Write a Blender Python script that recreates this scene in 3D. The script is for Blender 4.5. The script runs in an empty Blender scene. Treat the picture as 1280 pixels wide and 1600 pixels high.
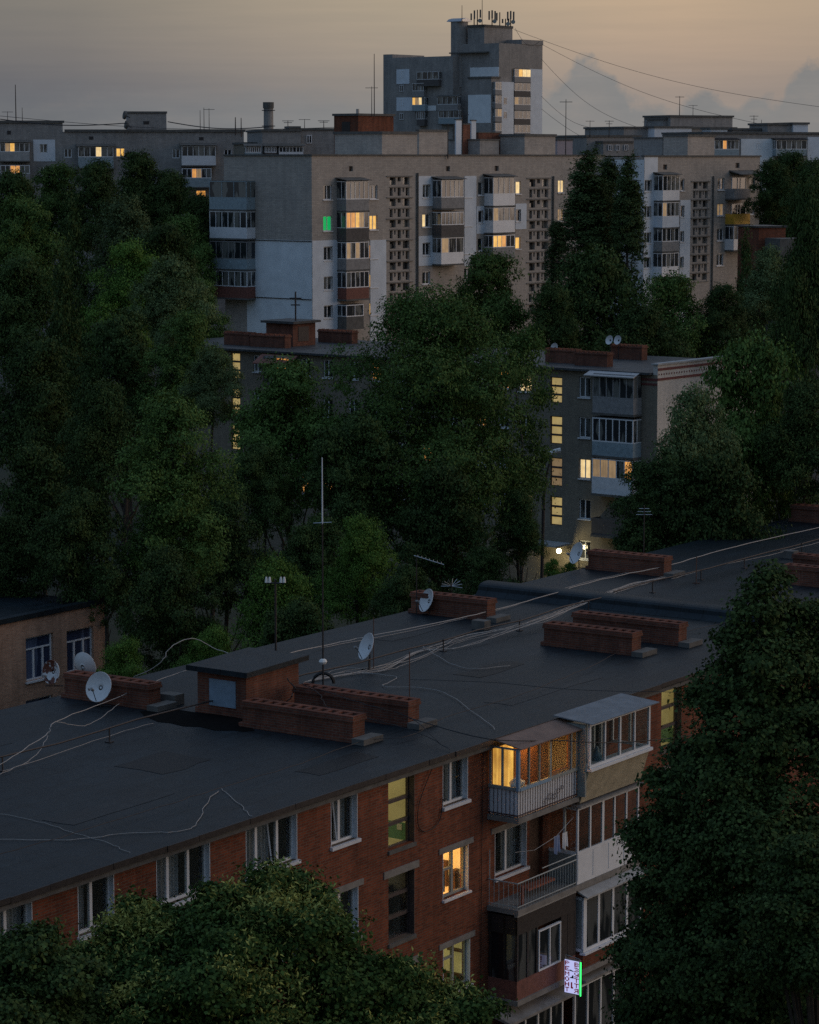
import bpy, math, random
import numpy as np
random.seed(7)
R = math.radians
SC = bpy.context.scene
COL = SC.collection
CAM_H, FPX = 28.3, 4200.0
TH = math.atan(555 / FPX)

# ------------------------------------------------------------------ survey helpers
def ray(px, py):
    x, y = px - 640.0, 800.0 - py
    return np.array([x, FPX * math.cos(TH) + y * math.sin(TH), -FPX * math.sin(TH) + y * math.cos(TH)])
def at_y(px, py, Y):
    d = ray(px, py); p = d * (Y / d[1]); p[2] += CAM_H
    return p
class Site:
    """local frame of a building: u along its length, v into the block, z up"""
    def __init__(s, x, y, phi):
        s.O = np.array([x, y, 0.0]); a = R(phi); s.phi = phi
        s.U = np.array([math.sin(a), math.cos(a), 0]); s.V = np.array([-math.cos(a), math.sin(a), 0])
    def hit_v(s, px, py, v=0.0):
        d = ray(px, py); c = np.array([0, 0, CAM_H]) - s.O
        q = c + d * ((v - c @ s.V) / (d @ s.V)); return q @ s.U, q[2]
    def hit_u(s, px, py, u=0.0):
        d = ray(px, py); c = np.array([0, 0, CAM_H]) - s.O
        q = c + d * ((u - c @ s.U) / (d @ s.U)); return q @ s.V, q[2]
    def world(s, u, v, z):
        return s.O + s.U * u + s.V * v + np.array([0, 0, z])
    @property
    def rot(s): return R(90 - s.phi)

# ------------------------------------------------------------------ objects
def tag(o, label=None, cat=None, group=None, kind=None):
    if label: o['label'] = label
    if cat: o['category'] = cat
    if group: o['group'] = group
    if kind: o['kind'] = kind
    return o
def empty(name, loc, rz=0, label=None, cat=None, group=None):
    o = bpy.data.objects.new(name, None); COL.objects.link(o)
    o.location = tuple(float(c) for c in loc); o.rotation_euler = (0, 0, rz); o.empty_display_size = .3
    return tag(o, label, cat, group)

class MB:
    """collects faces of ONE mesh; mp maps (a, d, z) to local x, y, z"""
    def __init__(s, mp=None):
        s.v, s.f = [], []; s.mp = mp or (lambda a, d, z: (a, d, z))
    def quad(s, *pts):
        n = len(s.v); s.v += [s.mp(*p) for p in pts]; s.f.append(tuple(range(n, n + len(pts)))); return s
    def box(s, a0, a1, d0, d1, z0, z1):
        n = len(s.v)
        s.v += [s.mp(a, d, z) for z in (z0, z1) for d in (d0, d1) for a in (a0, a1)]
        for q in ((0, 2, 3, 1), (4, 5, 7, 6), (0, 1, 5, 4), (2, 6, 7, 3), (0, 4, 6, 2), (1, 3, 7, 5)):
            s.f.append(tuple(n + i for i in q))
        return s
    def prism(s, poly, a0, a1):
        """poly of (d, z) swept along a"""
        n, k = len(s.v), len(poly)
        for a in (a0, a1): s.v += [s.mp(a, d, z) for d, z in poly]
        for i in range(k):
            j = (i + 1) % k; s.f.append((n + i, n + j, n + k + j, n + k + i))
        s.f.append(tuple(n + i for i in range(k))); s.f.append(tuple(n + k + i for i in range(k)))
        return s
    def plan(s, poly, z0, z1):
        """poly of (a, d) raised from z0 to z1"""
        n, k = len(s.v), len(poly)
        for z in (z0, z1): s.v += [s.mp(a, d, z) for a, d in poly]
        for i in range(k):
            j = (i + 1) % k; s.f.append((n + i, n + j, n + k + j, n + k + i))
        s.f.append(tuple(n + i for i in range(k))); s.f.append(tuple(n + k + i for i in range(k)))
        return s
    def tube(s, pts, r, seg=6, r1=None, cap=True):
        P = [np.array(s.mp(*p), float) for p in pts]; n0 = len(s.v); m = len(P)
        up = np.array([0, 0, 1.0])
        for i, p in enumerate(P):
            t = P[min(i + 1, m - 1)] - P[max(i - 1, 0)]; t = t / (np.linalg.norm(t) + 1e-9)
            b = up if abs(t[2]) < .95 else np.array([1.0, 0, 0])
            x = np.cross(t, b); x /= np.linalg.norm(x) + 1e-9; y = np.cross(t, x)
            rr = r if r1 is None else r + (r1 - r) * i / max(1, m - 1)
            for k in range(seg):
                a = 2 * math.pi * k / seg; s.v.append(tuple(p + rr * (math.cos(a) * x + math.sin(a) * y)))
        for i in range(m - 1):
            for k in range(seg):
                k2 = (k + 1) % seg
                s.f.append((n0 + i * seg + k, n0 + i * seg + k2, n0 + (i + 1) * seg + k2, n0 + (i + 1) * seg + k))
        if cap:
            s.f.append(tuple(n0 + k for k in range(seg))); s.f.append(tuple(n0 + (m - 1) * seg + k for k in range(seg)))
        return s
    def wall(s, a0, a1, z0, z1, holes=(), depth=.2, d=0.0):
        """sheet at depth d with real openings and their reveals"""
        A = sorted({a0, a1, *[h[0] for h in holes], *[h[1] for h in holes]})
        Z = sorted({z0, z1, *[h[2] for h in holes], *[h[3] for h in holes]})
        A = [a for a in A if a0 <= a <= a1]; Z = [z for z in Z if z0 <= z <= z1]
        for i in range(len(A) - 1):
            for j in range(len(Z) - 1):
                ca, cz = (A[i] + A[i + 1]) / 2, (Z[j] + Z[j + 1]) / 2
                if any(h[0] < ca < h[1] and h[2] < cz < h[3] for h in holes): continue
                s.quad((A[i], d, Z[j]), (A[i + 1], d, Z[j]), (A[i + 1], d, Z[j + 1]), (A[i], d, Z[j + 1]))
        for h in holes:
            p, q, lo, hi = h[:4]
            s.quad((p, d, lo), (p, d, hi), (p, d + depth, hi), (p, d + depth, lo))
            s.quad((q, d, lo), (q, d, hi), (q, d + depth, hi), (q, d + depth, lo))
            s.quad((p, d, lo), (q, d, lo), (q, d + depth, lo), (p, d + depth, lo))
            s.quad((p, d, hi), (q, d, hi), (q, d + depth, hi), (p, d + depth, hi))
        return s
    def build(s, name, mat, parent=None, smooth=False):
        me = bpy.data.meshes.new(name); me.from_pydata([tuple(float(c) for c in p) for p in s.v], [], s.f)
        if smooth: me.polygons.foreach_set('use_smooth', [True] * len(me.polygons))
        me.materials.append(mat); me.update()
        o = bpy.data.objects.new(name, me); COL.objects.link(o)
        if parent is not None: o.parent = parent
        return o
def on_v(v0=0.0): return lambda a, d, z: (a, v0 + d, z)          # facade that faces -v
def on_u(u0=0.0): return lambda a, d, z: (u0 + d, a, z)          # facade that faces -u
def copy_tree(o, parent=None):
    c = o.copy(); COL.objects.link(c)
    if parent is not None: c.parent = parent
    for ch in list(o.children): copy_tree(ch, c)
    return c

# ------------------------------------------------------------------ materials
def new_mat(name):
    m = bpy.data.materials.new(name); m.use_nodes = True
    nt = m.node_tree; return m, nt, nt.nodes['Principled BSDF']
def N(nt, t, **kw):
    n = nt.nodes.new(t)
    for k, v in kw.items():
        if k.startswith('i_'): n.inputs[k[2:].replace('_', ' ')].default_value = v
        else: setattr(n, k, v)
    return n
def ramp(nt, fac, stops):
    r = nt.nodes.new('ShaderNodeValToRGB'); e = r.color_ramp.elements
    while len(e) > 1: e.remove(e[-1])
    e[0].position, e[0].color = stops[0][0], (*stops[0][1], 1)
    for p, c in stops[1:]:
        x = e.new(p); x.color = (*c, 1)
    nt.links.new(fac, r.inputs[0]); return r.outputs[0]
def mixc(nt, fac, a, b, mode='MIX'):
    m = nt.nodes.new('ShaderNodeMix'); m.data_type = 'RGBA'; m.blend_type = mode
    for sock, val in ((m.inputs[0], fac), (m.inputs[6], a), (m.inputs[7], b)):
        if hasattr(val, 'links'): nt.links.new(val, sock)
        elif isinstance(val, (int, float)): sock.default_value = val
        else: sock.default_value = (*val, 1)
    return m.outputs[2]
def bump(nt, bsdf, h, strength=.3, dist=.02):
    b = N(nt, 'ShaderNodeBump'); b.inputs['Strength'].default_value = strength; b.inputs['Distance'].default_value = dist
    nt.links.new(h, b.inputs['Height']); nt.links.new(b.outputs[0], bsdf.inputs['Normal'])
def obj_co(nt): return N(nt, 'ShaderNodeTexCoord').outputs['Object']
def noise(nt, co, scale, detail=4, rough=.6):
    n = N(nt, 'ShaderNodeTexNoise'); n.inputs['Scale'].default_value = scale; n.inputs['Detail'].default_value = detail
    n.inputs['Roughness'].default_value = rough; nt.links.new(co, n.inputs['Vector']); return n.outputs[0]
def stretch(nt, co, sx, sy, sz):
    m = N(nt, 'ShaderNodeMapping'); m.inputs['Scale'].default_value = (sx, sy, sz); nt.links.new(co, m.inputs[0]); return m.outputs[0]

def plain(name, col, rough=.7, var=.25, scale=3.0, metal=0.0, spec=.4, streak=True):
    m, nt, b = new_mat(name); co = obj_co(nt)
    n1 = noise(nt, co, scale, 6, .65)
    n2 = noise(nt, stretch(nt, co, 3, 3, .35) if streak else co, scale * .5, 5, .7)
    dark = tuple(c * (1 - var) for c in col); lite = tuple(min(1, c * (1 + var * .6)) for c in col)
    c1 = ramp(nt, n1, [(.3, dark), (.7, lite)])
    c2 = mixc(nt, ramp(nt, n2, [(.35, (.55 + .45 * (1 - var),) * 3), (.65, (1, 1, 1))]), tuple(c * .72 for c in col), c1)
    nt.links.new(c2, b.inputs['Base Color']); b.inputs['Roughness'].default_value = rough
    b.inputs['Metallic'].default_value = metal; b.inputs['Specular IOR Level'].default_value = spec
    return m
def brick(name, c1, c2, mortar, bw=.26, bh=.078, rough=.85, soot=.35, patch=None):
    m, nt, b = new_mat(name); co = obj_co(nt)
    sx = N(nt, 'ShaderNodeSeparateXYZ'); nt.links.new(co, sx.inputs[0])
    ad = N(nt, 'ShaderNodeMath', operation='ADD'); nt.links.new(sx.outputs[0], ad.inputs[0]); nt.links.new(sx.outputs[1], ad.inputs[1])
    cb = N(nt, 'ShaderNodeCombineXYZ'); nt.links.new(ad.outputs[0], cb.inputs[0]); nt.links.new(sx.outputs[2], cb.inputs[1])
    br = N(nt, 'ShaderNodeTexBrick'); nt.links.new(cb.outputs[0], br.inputs['Vector'])
    br.inputs['Scale'].default_value = 1; br.inputs['Brick Width'].default_value = bw; br.inputs['Row Height'].default_value = bh
    br.inputs['Mortar Size'].default_value = .009; br.inputs['Mortar Smooth'].default_value = .2; br.inputs['Bias'].default_value = -.1
    br.inputs['Color1'].default_value = (*c1, 1); br.inputs['Color2'].default_value = (*c2, 1); br.inputs['Mortar'].default_value = (*mortar, 1)
    big = noise(nt, co, .35, 6, .65); st = noise(nt, stretch(nt, co, 2.2, 2.2, .25), 1.0, 5, .7); fine = noise(nt, co, 9, 3)
    k = mixc(nt, ramp(nt, big, [(.3, (0, 0, 0)), (.72, (1, 1, 1))]), tuple(1 - soot for _ in range(3)), (1.06, 1.03, 1.0))
    k2 = mixc(nt, ramp(nt, st, [(.35, (0, 0, 0)), (.6, (1, 1, 1))]), (1 - soot * .7,) * 3, (1, 1, 1))
    k3 = mixc(nt, fine, (.75,) * 3, (1.2,) * 3)
    c = mixc(nt, 1, br.outputs[0], k, 'MULTIPLY'); c = mixc(nt, 1, c, k2, 'MULTIPLY'); c = mixc(nt, 1, c, k3, 'MULTIPLY')
    if patch:
        pn = noise(nt, co, .55, 3); c = mixc(nt, ramp(nt, pn, [(.6, (0, 0, 0)), (.66, (.7, .7, .7))]), c, patch)
    nt.links.new(c, b.inputs['Base Color']); b.inputs['Roughness'].default_value = rough; b.inputs['Specular IOR Level'].default_value = .2
    bump(nt, b, br.outputs['Fac'], -.35, .01); return m
def bitumen(name, col=(.0105, .0175, .0225)):
    m, nt, b = new_mat(name); co = obj_co(nt)
    n1 = noise(nt, co, .28, 7, .7); n2 = noise(nt, co, 2.2, 6, .7); n3 = noise(nt, co, 15, 4, .75)
    c = ramp(nt, n1, [(.28, tuple(x * .62 for x in col)), (.5, col), (.75, tuple(x * 1.35 for x in col))])
    c = mixc(nt, 1, c, ramp(nt, n2, [(.3, (.7, .7, .7)), (.7, (1.22, 1.2, 1.18))]), 'MULTIPLY')
    c = mixc(nt, 1, c, ramp(nt, n3, [(.3, (.45, .45, .45)), (.7, (1.6, 1.6, 1.6))]), 'MULTIPLY')
    br = N(nt, 'ShaderNodeTexBrick'); nt.links.new(co, br.inputs['Vector'])           # overlapping felt rolls
    br.inputs['Scale'].default_value = 1; br.inputs['Brick Width'].default_value = 7.3; br.inputs['Row Height'].default_value = .98
    br.inputs['Mortar Size'].default_value = .035; br.inputs['Mortar Smooth'].default_value = .6
    br.inputs['Color1'].default_value = (.9, .9, .9, 1); br.inputs['Color2'].default_value = (1.08, 1.08, 1.08, 1); br.inputs['Mortar'].default_value = (.5, .5, .5, 1)
    c = mixc(nt, 1, c, br.outputs[0], 'MULTIPLY')
    pn = noise(nt, co, .55, 6, .7); c = mixc(nt, ramp(nt, pn, [(.60, (0, 0, 0)), (.66, (.75, .75, .75))]), c, tuple(x * .45 for x in col))
    dn = noise(nt, stretch(nt, co, .5, 1.3, 1), .5, 7, .75); c = mixc(nt, ramp(nt, dn, [(.56, (0, 0, 0)), (.7, (.6, .6, .6))]), c, tuple(x * 1.9 for x in col))
    nt.links.new(c, b.inputs['Base Color']); b.inputs['Roughness'].default_value = .45; b.inputs['Specular IOR Level'].default_value = .19
    ad = N(nt, 'ShaderNodeMath', operation='ADD'); nt.links.new(n2, ad.inputs[0]); nt.links.new(n3, ad.inputs[1])
    bump(nt, b, ad.outputs[0], .5, .02); return m
def leaf(name, c_dark, c_lite, trans=.12):
    m, nt, b = new_mat(name)
    g = N(nt, 'ShaderNodeNewGeometry'); oi = N(nt, 'ShaderNodeObjectInfo')
    c = ramp(nt, g.outputs['Random Per Island'], [(0, c_dark), (.75, c_lite), (1, tuple(min(1, x * 1.35) for x in c_lite))])
    hs = N(nt, 'ShaderNodeHueSaturation'); nt.links.new(c, hs.inputs['Color'])
    mr = N(nt, 'ShaderNodeMapRange'); nt.links.new(oi.outputs['Random'], mr.inputs[0]); mr.inputs[3].default_value = .8; mr.inputs[4].default_value = 1.2
    nt.links.new(mr.outputs[0], hs.inputs['Value'])
    nt.links.new(hs.outputs[0], b.inputs['Base Color']); b.inputs['Roughness'].default_value = .7; b.inputs['Specular IOR Level'].default_value = .12
    t = N(nt, 'ShaderNodeBsdfTranslucent'); nt.links.new(hs.outputs[0], t.inputs[0])
    mx = N(nt, 'ShaderNodeMixShader'); mx.inputs[0].default_value = trans
    nt.links.new(b.outputs[0], mx.inputs[1]); nt.links.new(t.outputs[0], mx.inputs[2])
    nt.links.new(mx.outputs[0], nt.nodes['Material Output'].inputs[0]); return m
def emit(name, a, b_, strength=1.0, scale=(14, 14, .6)):
    """lit drapes seen from outside: folds of two tones, glowing"""
    m, nt, b = new_mat(name); co = obj_co(nt)
    n = noise(nt, stretch(nt, co, *scale), 1.0, 3, .5); n2 = noise(nt, co, 1.7, 2)
    c = ramp(nt, n, [(.3, a), (.66, b_)]); c = mixc(nt, ramp(nt, n2, [(.35, (.55, .55, .55)), (.6, (1, 1, 1))]), tuple(x * .6 for x in a), c)
    nt.links.new(c, b.inputs['Emission Color']); b.inputs['Emission Strength'].default_value = strength
    b.inputs['Base Color'].default_value = (.3, .25, .2, 1); m.cycles.emission_sampling = 'AUTO' if name == 'glowing_orange_drapes' else 'NONE'; return m
def glow(name, c, s, sample=True):
    m, nt, b = new_mat(name); m.cycles.emission_sampling = 'AUTO' if sample else 'NONE'; b.inputs['Emission Color'].default_value = (*c, 1); b.inputs['Emission Strength'].default_value = s
    b.inputs['Base Color'].default_value = (*[x * .3 for x in c], 1); return m
def clear_glass(name):
    m, nt, b = new_mat(name)
    t = N(nt, 'ShaderNodeBsdfTransparent'); t.inputs[0].default_value = (.9, .93, .92, 1)
    g = N(nt, 'ShaderNodeBsdfGlossy'); g.inputs['Roughness'].default_value = .03
    lw = N(nt, 'ShaderNodeLayerWeight'); lw.inputs['Blend'].default_value = .5
    pw_ = N(nt, 'ShaderNodeMath', operation='POWER'); nt.links.new(lw.outputs['Facing'], pw_.inputs[0]); pw_.inputs[1].default_value = 4
    ml = N(nt, 'ShaderNodeMath', operation='MULTIPLY_ADD'); nt.links.new(pw_.outputs[0], ml.inputs[0]); ml.inputs[1].default_value = .9; ml.inputs[2].default_value = .05
    mx = N(nt, 'ShaderNodeMixShader'); nt.links.new(ml.outputs[0], mx.inputs[0]); nt.links.new(t.outputs[0], mx.inputs[1]); nt.links.new(g.outputs[0], mx.inputs[2])
    nt.links.new(mx.outputs[0], nt.nodes['Material Output'].inputs[0]); return m
def dark_glass(name, col=(.016, .02, .024), curtain=(.12, .125, .12)):
    """window seen from far: glossy pane over a dim room, pale drapes on part of it"""
    m, nt, b = new_mat(name); co = obj_co(nt)
    n = noise(nt, stretch(nt, co, 1.1, 1.1, .3), 1.0, 2); c = ramp(nt, n, [(.5, col), (.54, curtain)])
    f = noise(nt, stretch(nt, co, 12, 12, .2), 1.0, 2); c = mixc(nt, .6, c, f, 'MULTIPLY')
    nt.links.new(c, b.inputs['Base Color']); b.inputs['Roughness'].default_value = .06; b.inputs['Specular IOR Level'].default_value = .6
    return m
def corrugated(name, col, period=.09, axis=0):
    m, nt, b = new_mat(name); co = obj_co(nt)
    w = N(nt, 'ShaderNodeTexWave'); w.bands_direction = 'X' if axis == 0 else 'Y'; w.inputs['Scale'].default_value = .314 / period; nt.links.new(co, w.inputs[0])
    n = noise(nt, co, 2.5, 5)
    c = ramp(nt, n, [(.3, tuple(x * .75 for x in col)), (.7, tuple(x * 1.15 for x in col))])
    c = mixc(nt, .5, c, ramp(nt, w.outputs[1], [(0, (.72,) * 3), (1, (1.1,) * 3)]), 'MULTIPLY')
    nt.links.new(c, b.inputs['Base Color']); b.inputs['Roughness'].default_value = .55
    bump(nt, b, w.outputs[1], .8, .03); return m

M = dict(
    brick_red=brick('red_brick', (.31, .085, .040), (.165, .048, .028), (.20, .15, .11), soot=.45),
    brick_chim=brick('chimney_brick', (.25, .088, .052), (.16, .058, .04), (.19, .15, .12), soot=.5),
    brick_low=brick('old_orange_brick', (.62, .37, .25), (.48, .27, .18), (.46, .38, .3), soot=.36),
    brick_beige=brick('sand_lime_brick', (.47, .43, .385), (.39, .355, .32), (.30, .275, .25), soot=.2, bw=.5, bh=.16),
    brick_pale=brick('pale_end_brick', (.68, .65, .60), (.58, .555, .51), (.42, .40, .37), soot=.2),
    brick_brown=brick('grey_brown_brick', (.30, .265, .205), (.24, .21, .165), (.19, .17, .14), soot=.25),
    brick_grey=brick('grey_brick', (.37, .36, .345), (.31, .30, .29), (.24, .23, .22), soot=.28, bw=.5, bh=.16),
    render=plain('painted_render', (.63, .68, .73), .9, .14, .8),
    render_blue=plain('pale_blue_render', (.70, .74, .76), .9, .14, .8),
    concrete=plain('concrete', (.23, .215, .195), .9, .35, 2.5),
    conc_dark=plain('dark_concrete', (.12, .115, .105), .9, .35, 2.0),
    conc_light=plain('light_concrete', (.36, .36, .35), .9, .25, 2.0),
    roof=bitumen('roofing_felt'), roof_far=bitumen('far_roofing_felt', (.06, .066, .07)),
    felt=bitumen('new_felt', (.016, .021, .025)), felt_old=bitumen('worn_felt', (.004, .006, .008)),
    tar=plain('tar_patch', (.006, .006, .006), .95, .4, 6, spec=.05, streak=False),
    white=plain('white_plastic', (.72, .73, .74), .35, .10, 2),
    whitem=plain('white_metal_sheet', (.68, .69, .71), .45, .16, 3),
    blue_paint=plain('blue_paint', (.22, .34, .46), .5, .25, 5),
    grey_paint=plain('grey_green_paint', (.27, .29, .27), .7, .2, 3),
    brown=plain('brown_wood', (.10, .05, .03), .6, .3, 5),
    wood=plain('varnished_wood', (.28, .13, .055), .5, .3, 4),
    stairframe=plain('dark_stair_frame', (.075, .055, .05), .6, .3, 4),
    rust=plain('rusty_metal', (.12, .06, .04), .7, .4, 6),
    red_par=plain('faded_red_boards', (.19, .075, .055), .75, .35, 5),
    blue_par=plain('faded_blue_sheet', (.27, .34, .37), .7, .3, 4),
    grey_par=plain('grey_boards', (.26, .255, .25), .8, .3, 4),
    dark_par=plain('dark_boards', (.10, .09, .085), .8, .35, 4),
    yellow_par=plain('ochre_sheet', (.55, .33, .04), .6, .25, 3),
    metal=plain('dark_steel', (.055, .05, .05), .5, .3, 5, .6),
    steel=plain('galvanised_steel', (.42, .43, .44), .4, .2, 5, .7),
    rail=plain('pale_rail_paint', (.38, .40, .38), .5, .2, 8),
    bar=plain('dark_red_bar', (.07, .035, .035), .6, .2, 8),
    door=plain('blue_grey_door', (.19, .26, .33), .6, .2, 3),
    dish=plain('dish_paint', (.6, .6, .6), .4, .1, 4, streak=False), dish_rust=None,
    cable_w=plain('pale_cable', (.40, .37, .34), .6, .25, 20), cable_k=plain('black_cable', (.015, .014, .014), .5, .2, 20),
    ceramic=plain('white_ceramic', (.75, .74, .7), .25, .08, 8),
    canopy_brown=corrugated('rusty_sheet_canopy', (.21, .125, .09), .08), canopy_grey=corrugated('grey_slate_canopy', (.17, .19, .21), .09),
    cladding=corrugated('beige_ribbed_cladding', (.52, .45, .31), .075),
    pane=dark_glass('far_window_pane'), pane_b=dark_glass('far_window_pane_curtained', (.03, .035, .04), (.22, .22, .2)),
    glass=clear_glass('clear_glass'),
    room=plain('room_wall', (.30, .28, .25), .9, .2, 1.2), room_y=plain('papered_room_wall', (.72, .56, .26), .9, .25, 1.4),
    room_g=plain('stairwell_wall', (.62, .6, .36), .9, .15, 1.2), stair_green=plain('stairwell_green_dado', (.16, .34, .24), .7, .15, 1.5),
    curtain=plain('grey_curtain', (.40, .40, .42), .9, .2, 5), curtain_blue=plain('blue_curtain', (.20, .26, .42), .9, .25, 5),
    lit_y=emit('lit_yellow_drapes', (.72, .34, .05), (.98, .60, .14), 1.0), lit_o=emit('lit_orange_drapes', (.52, .19, .03), (.92, .43, .09), .9),
    lit_p=emit('lit_pale_drapes', (.75, .50, .20), (1.0, .76, .38), 1.0), lit_s=emit('lit_stairwell', (.56, .40, .13), (.64, .47, .17), .58, (2, 2, 1)),
    lit_dim=emit('dim_lit_drapes', (.26, .16, .07), (.50, .31, .13), .6), lit_green=glow('green_lit_blind', (.0, .42, .10), .8, False),
    lit_b=emit('glowing_orange_drapes', (.30, .085, .005), (1.0, .56, .11), 1.15, (5.5, 5.5, .25)),
    lit_so=emit('dim_stairwell', (.30, .18, .07), (.40, .26, .11), .5, (2, 2, 1)),
    pane_blue=dark_glass('window_pane_with_blue_drapes', (.05, .07, .13), (.13, .17, .27)),
    soil=plain('dark_soil', (.035, .04, .022), .95, .4, .3, streak=False), path=plain('asphalt_path', (.055, .055, .055), .9, .3, .8, streak=False),
    bark=plain('bark', (.055, .045, .035), .95, .4, 4), bark_pale=plain('pale_bark', (.13, .12, .10), .9, .4, 3),
    leaf_d=leaf('dark_leaves', (.027, .050, .015), (.062, .10, .028)), leaf_m=leaf('green_leaves', (.042, .080, .019), (.094, .158, .038)),
    leaf_g=leaf('grey_green_leaves', (.054, .084, .033), (.11, .155, .06)),
    leaf_b=leaf('fresh_green_leaves', (.045, .098, .016), (.105, .19, .034)), leaf_l=leaf('linden_leaves', (.020, .046, .010), (.058, .10, .024)),
    leaf_p=leaf('poplar_leaves', (.03, .052, .018), (.065, .10, .034)), blossom=leaf('pale_linden_bracts', (.17, .19, .045), (.33, .34, .09)),
)
def rusty_dish():
    m, nt, b = new_mat('peeling_dish_paint'); co = obj_co(nt)
    n = noise(nt, co, 3.2, 3); c = ramp(nt, n, [(.47, (.12, .035, .02)), (.52, (.62, .61, .6))])
    nt.links.new(c, b.inputs['Base Color']); b.inputs['Roughness'].default_value = .6; return m
M['dish_rust'] = rusty_dish()
def glow_room(name, lo, hi, s_):  # room walls that glow themselves: lamplight put into the wall colour
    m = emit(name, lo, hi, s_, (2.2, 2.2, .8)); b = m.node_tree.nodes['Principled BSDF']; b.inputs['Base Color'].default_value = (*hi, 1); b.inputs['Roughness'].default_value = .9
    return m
M['room_y'] = glow_room('glowing_papered_room', (.52, .33, .10), (1.0, .70, .29), .66); M['room_g'] = glow_room('glowing_kitchen_wall', (.22, .19, .075), (.46, .39, .16), .46)
M['stair_glow'] = glow_room('glowing_stairwell_wall', (.27, .215, .085), (.36, .29, .12), .48)

# ------------------------------------------------------------------ world, sun, camera
w = bpy.data.worlds.new('World'); SC.world = w; w.use_nodes = True
nt = w.node_tree; bg = nt.nodes['Background']
co = N(nt, 'ShaderNodeTexCoord').outputs['Generated']
nrm = N(nt, 'ShaderNodeVectorMath', operation='NORMALIZE'); nt.links.new(co, nrm.inputs[0]); D = nrm.outputs[0]
sp = N(nt, 'ShaderNodeSeparateXYZ'); nt.links.new(D, sp.inputs[0])
def mth(op, a, b=None, c=None, clamp=False):
    n = N(nt, 'ShaderNodeMath', operation=op); n.use_clamp = clamp
    for i, x in enumerate((a, b, c)):
        if x is None: continue
        if hasattr(x, 'links'): nt.links.new(x, n.inputs[i])
        else: n.inputs[i].default_value = x
    return n.outputs[0]
el = mth('ARCSINE', sp.outputs[2]); az = mth('ARCTAN2', sp.outputs[0], sp.outputs[1])       # az 0 straight ahead, + to the right
e01 = mth('POWER', mth('MAXIMUM', mth('MULTIPLY', el, 2 / math.pi), 0), .5)
def E(px_above): return math.sqrt(max(0, px_above / FPX) * 2 / math.pi)
base = ramp(nt, e01, [(0, (.205, .218, .222)), (E(50), (.232, .233, .230)), (E(110), (.268, .246, .224)), (E(165), (.345, .294, .238)),
                      (E(245), (.40, .335, .248)), (E(420), (.34, .30, .25)), (.36, (.19, .21, .24)), (.52, (.19, .24, .305)), (.75, (.27, .36, .48)), (1.0, (.31, .43, .60))])
# broad glow where the sun went down, to the right of the picture and a little overhead
sunaz, sunel = R(62), R(4)
dirv = (math.sin(sunaz) * math.cos(sunel), math.cos(sunaz) * math.cos(sunel), math.sin(sunel))
dt = N(nt, 'ShaderNodeVectorMath', operation='DOT_PRODUCT'); nt.links.new(D, dt.inputs[0]); dt.inputs[1].default_value = dirv
gl = mth('POWER', mth('MAXIMUM', dt.outputs['Value'], 0), 5)
base = mixc(nt, 1, base, mixc(nt, gl, (0, 0, 0), (.30, .20, .13)), 'ADD')
# the left of the view is a little darker than the middle
az_dim = ramp(nt, mth('MULTIPLY_ADD', az, .5 / math.pi, .5, True), [(0, (.72, .90, 1.10)), (.25, (.70, .88, 1.10)), (.42, (.52, .60, .74)), (.479, (.53, .59, .71)), (.4873, (.75, .78, .85)), (.4936, (.93, .93, .96)), (.5, (1, 1, 1)), (.5143, (1.24, 1.11, 1.04)), (.524, (1.06, .98, .95)), (.60, (1.05, .96, .88)), (.70, (1.25, 1.05, .90)), (.80, (1.0, .93, .9)), (.95, (.74, .90, 1.10))])
base = mixc(nt, 1, base, az_dim, 'MULTIPLY')
# banks of cumulus low on the right
def px_az(px): return math.atan((px - 640) / 4236)
cf = N(nt, 'ShaderNodeFloatCurve'); cu = cf.mapping.curves[0]
cpts = [(-60, 112), (100, 118), (300, 110), (450, 112), (600, 96), (700, 86), (800, 90), (848, 102), (868, 116), (888, 132), (902, 150), (918, 154), (936, 148), (956, 132), (975, 110), (1000, 92), (1040, 84), (1080, 94), (1112, 104), (1150, 80), (1185, 98), (1212, 92), (1228, 116), (1246, 136), (1280, 146), (1380, 150)]
az0, az1 = px_az(-100), px_az(1400)
pts = [((px_az(a) - az0) / (az1 - az0), h / 200) for a, h in cpts]
cu.points[0].location = (0, .55); cu.points[1].location = (1, pts[-1][1])
for p in pts: cu.points.new(*p)
cf.mapping.update()
nt.links.new(mth('MULTIPLY_ADD', az, 1 / (az1 - az0), -az0 / (az1 - az0), True), cf.inputs['Value'])
cn = noise(nt, stretch(nt, D, 95, 95, 120), 1.0, 7, .62)
edge = mth('ADD', mth('MULTIPLY', cf.outputs[0], 200 / FPX), mth('MULTIPLY', mth('SUBTRACT', cn, .5), .017))
right = mth('DIVIDE', mth('SUBTRACT', az, px_az(790)), .012, None, True)
soft = mth('MULTIPLY_ADD', right, -.0103, .0145)
cm = mth('DIVIDE', mth('SUBTRACT', edge, el), soft, None, True)
cin = noise(nt, stretch(nt, D, 40, 40, 130), 1.0, 6, .62)
ccol = ramp(nt, cin, [(.32, (.205, .212, .214)), (.55, (.226, .228, .226)), (.75, (.262, .246, .232))])
ccol = mixc(nt, 1, ccol, ramp(nt, mth('MULTIPLY_ADD', az, 3.0, .5, True), [(.1, (.74, .76, .80)), (.38, (.98, 1, 1.03)), (1, (1, 1, 1))]), 'MULTIPLY')
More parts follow.
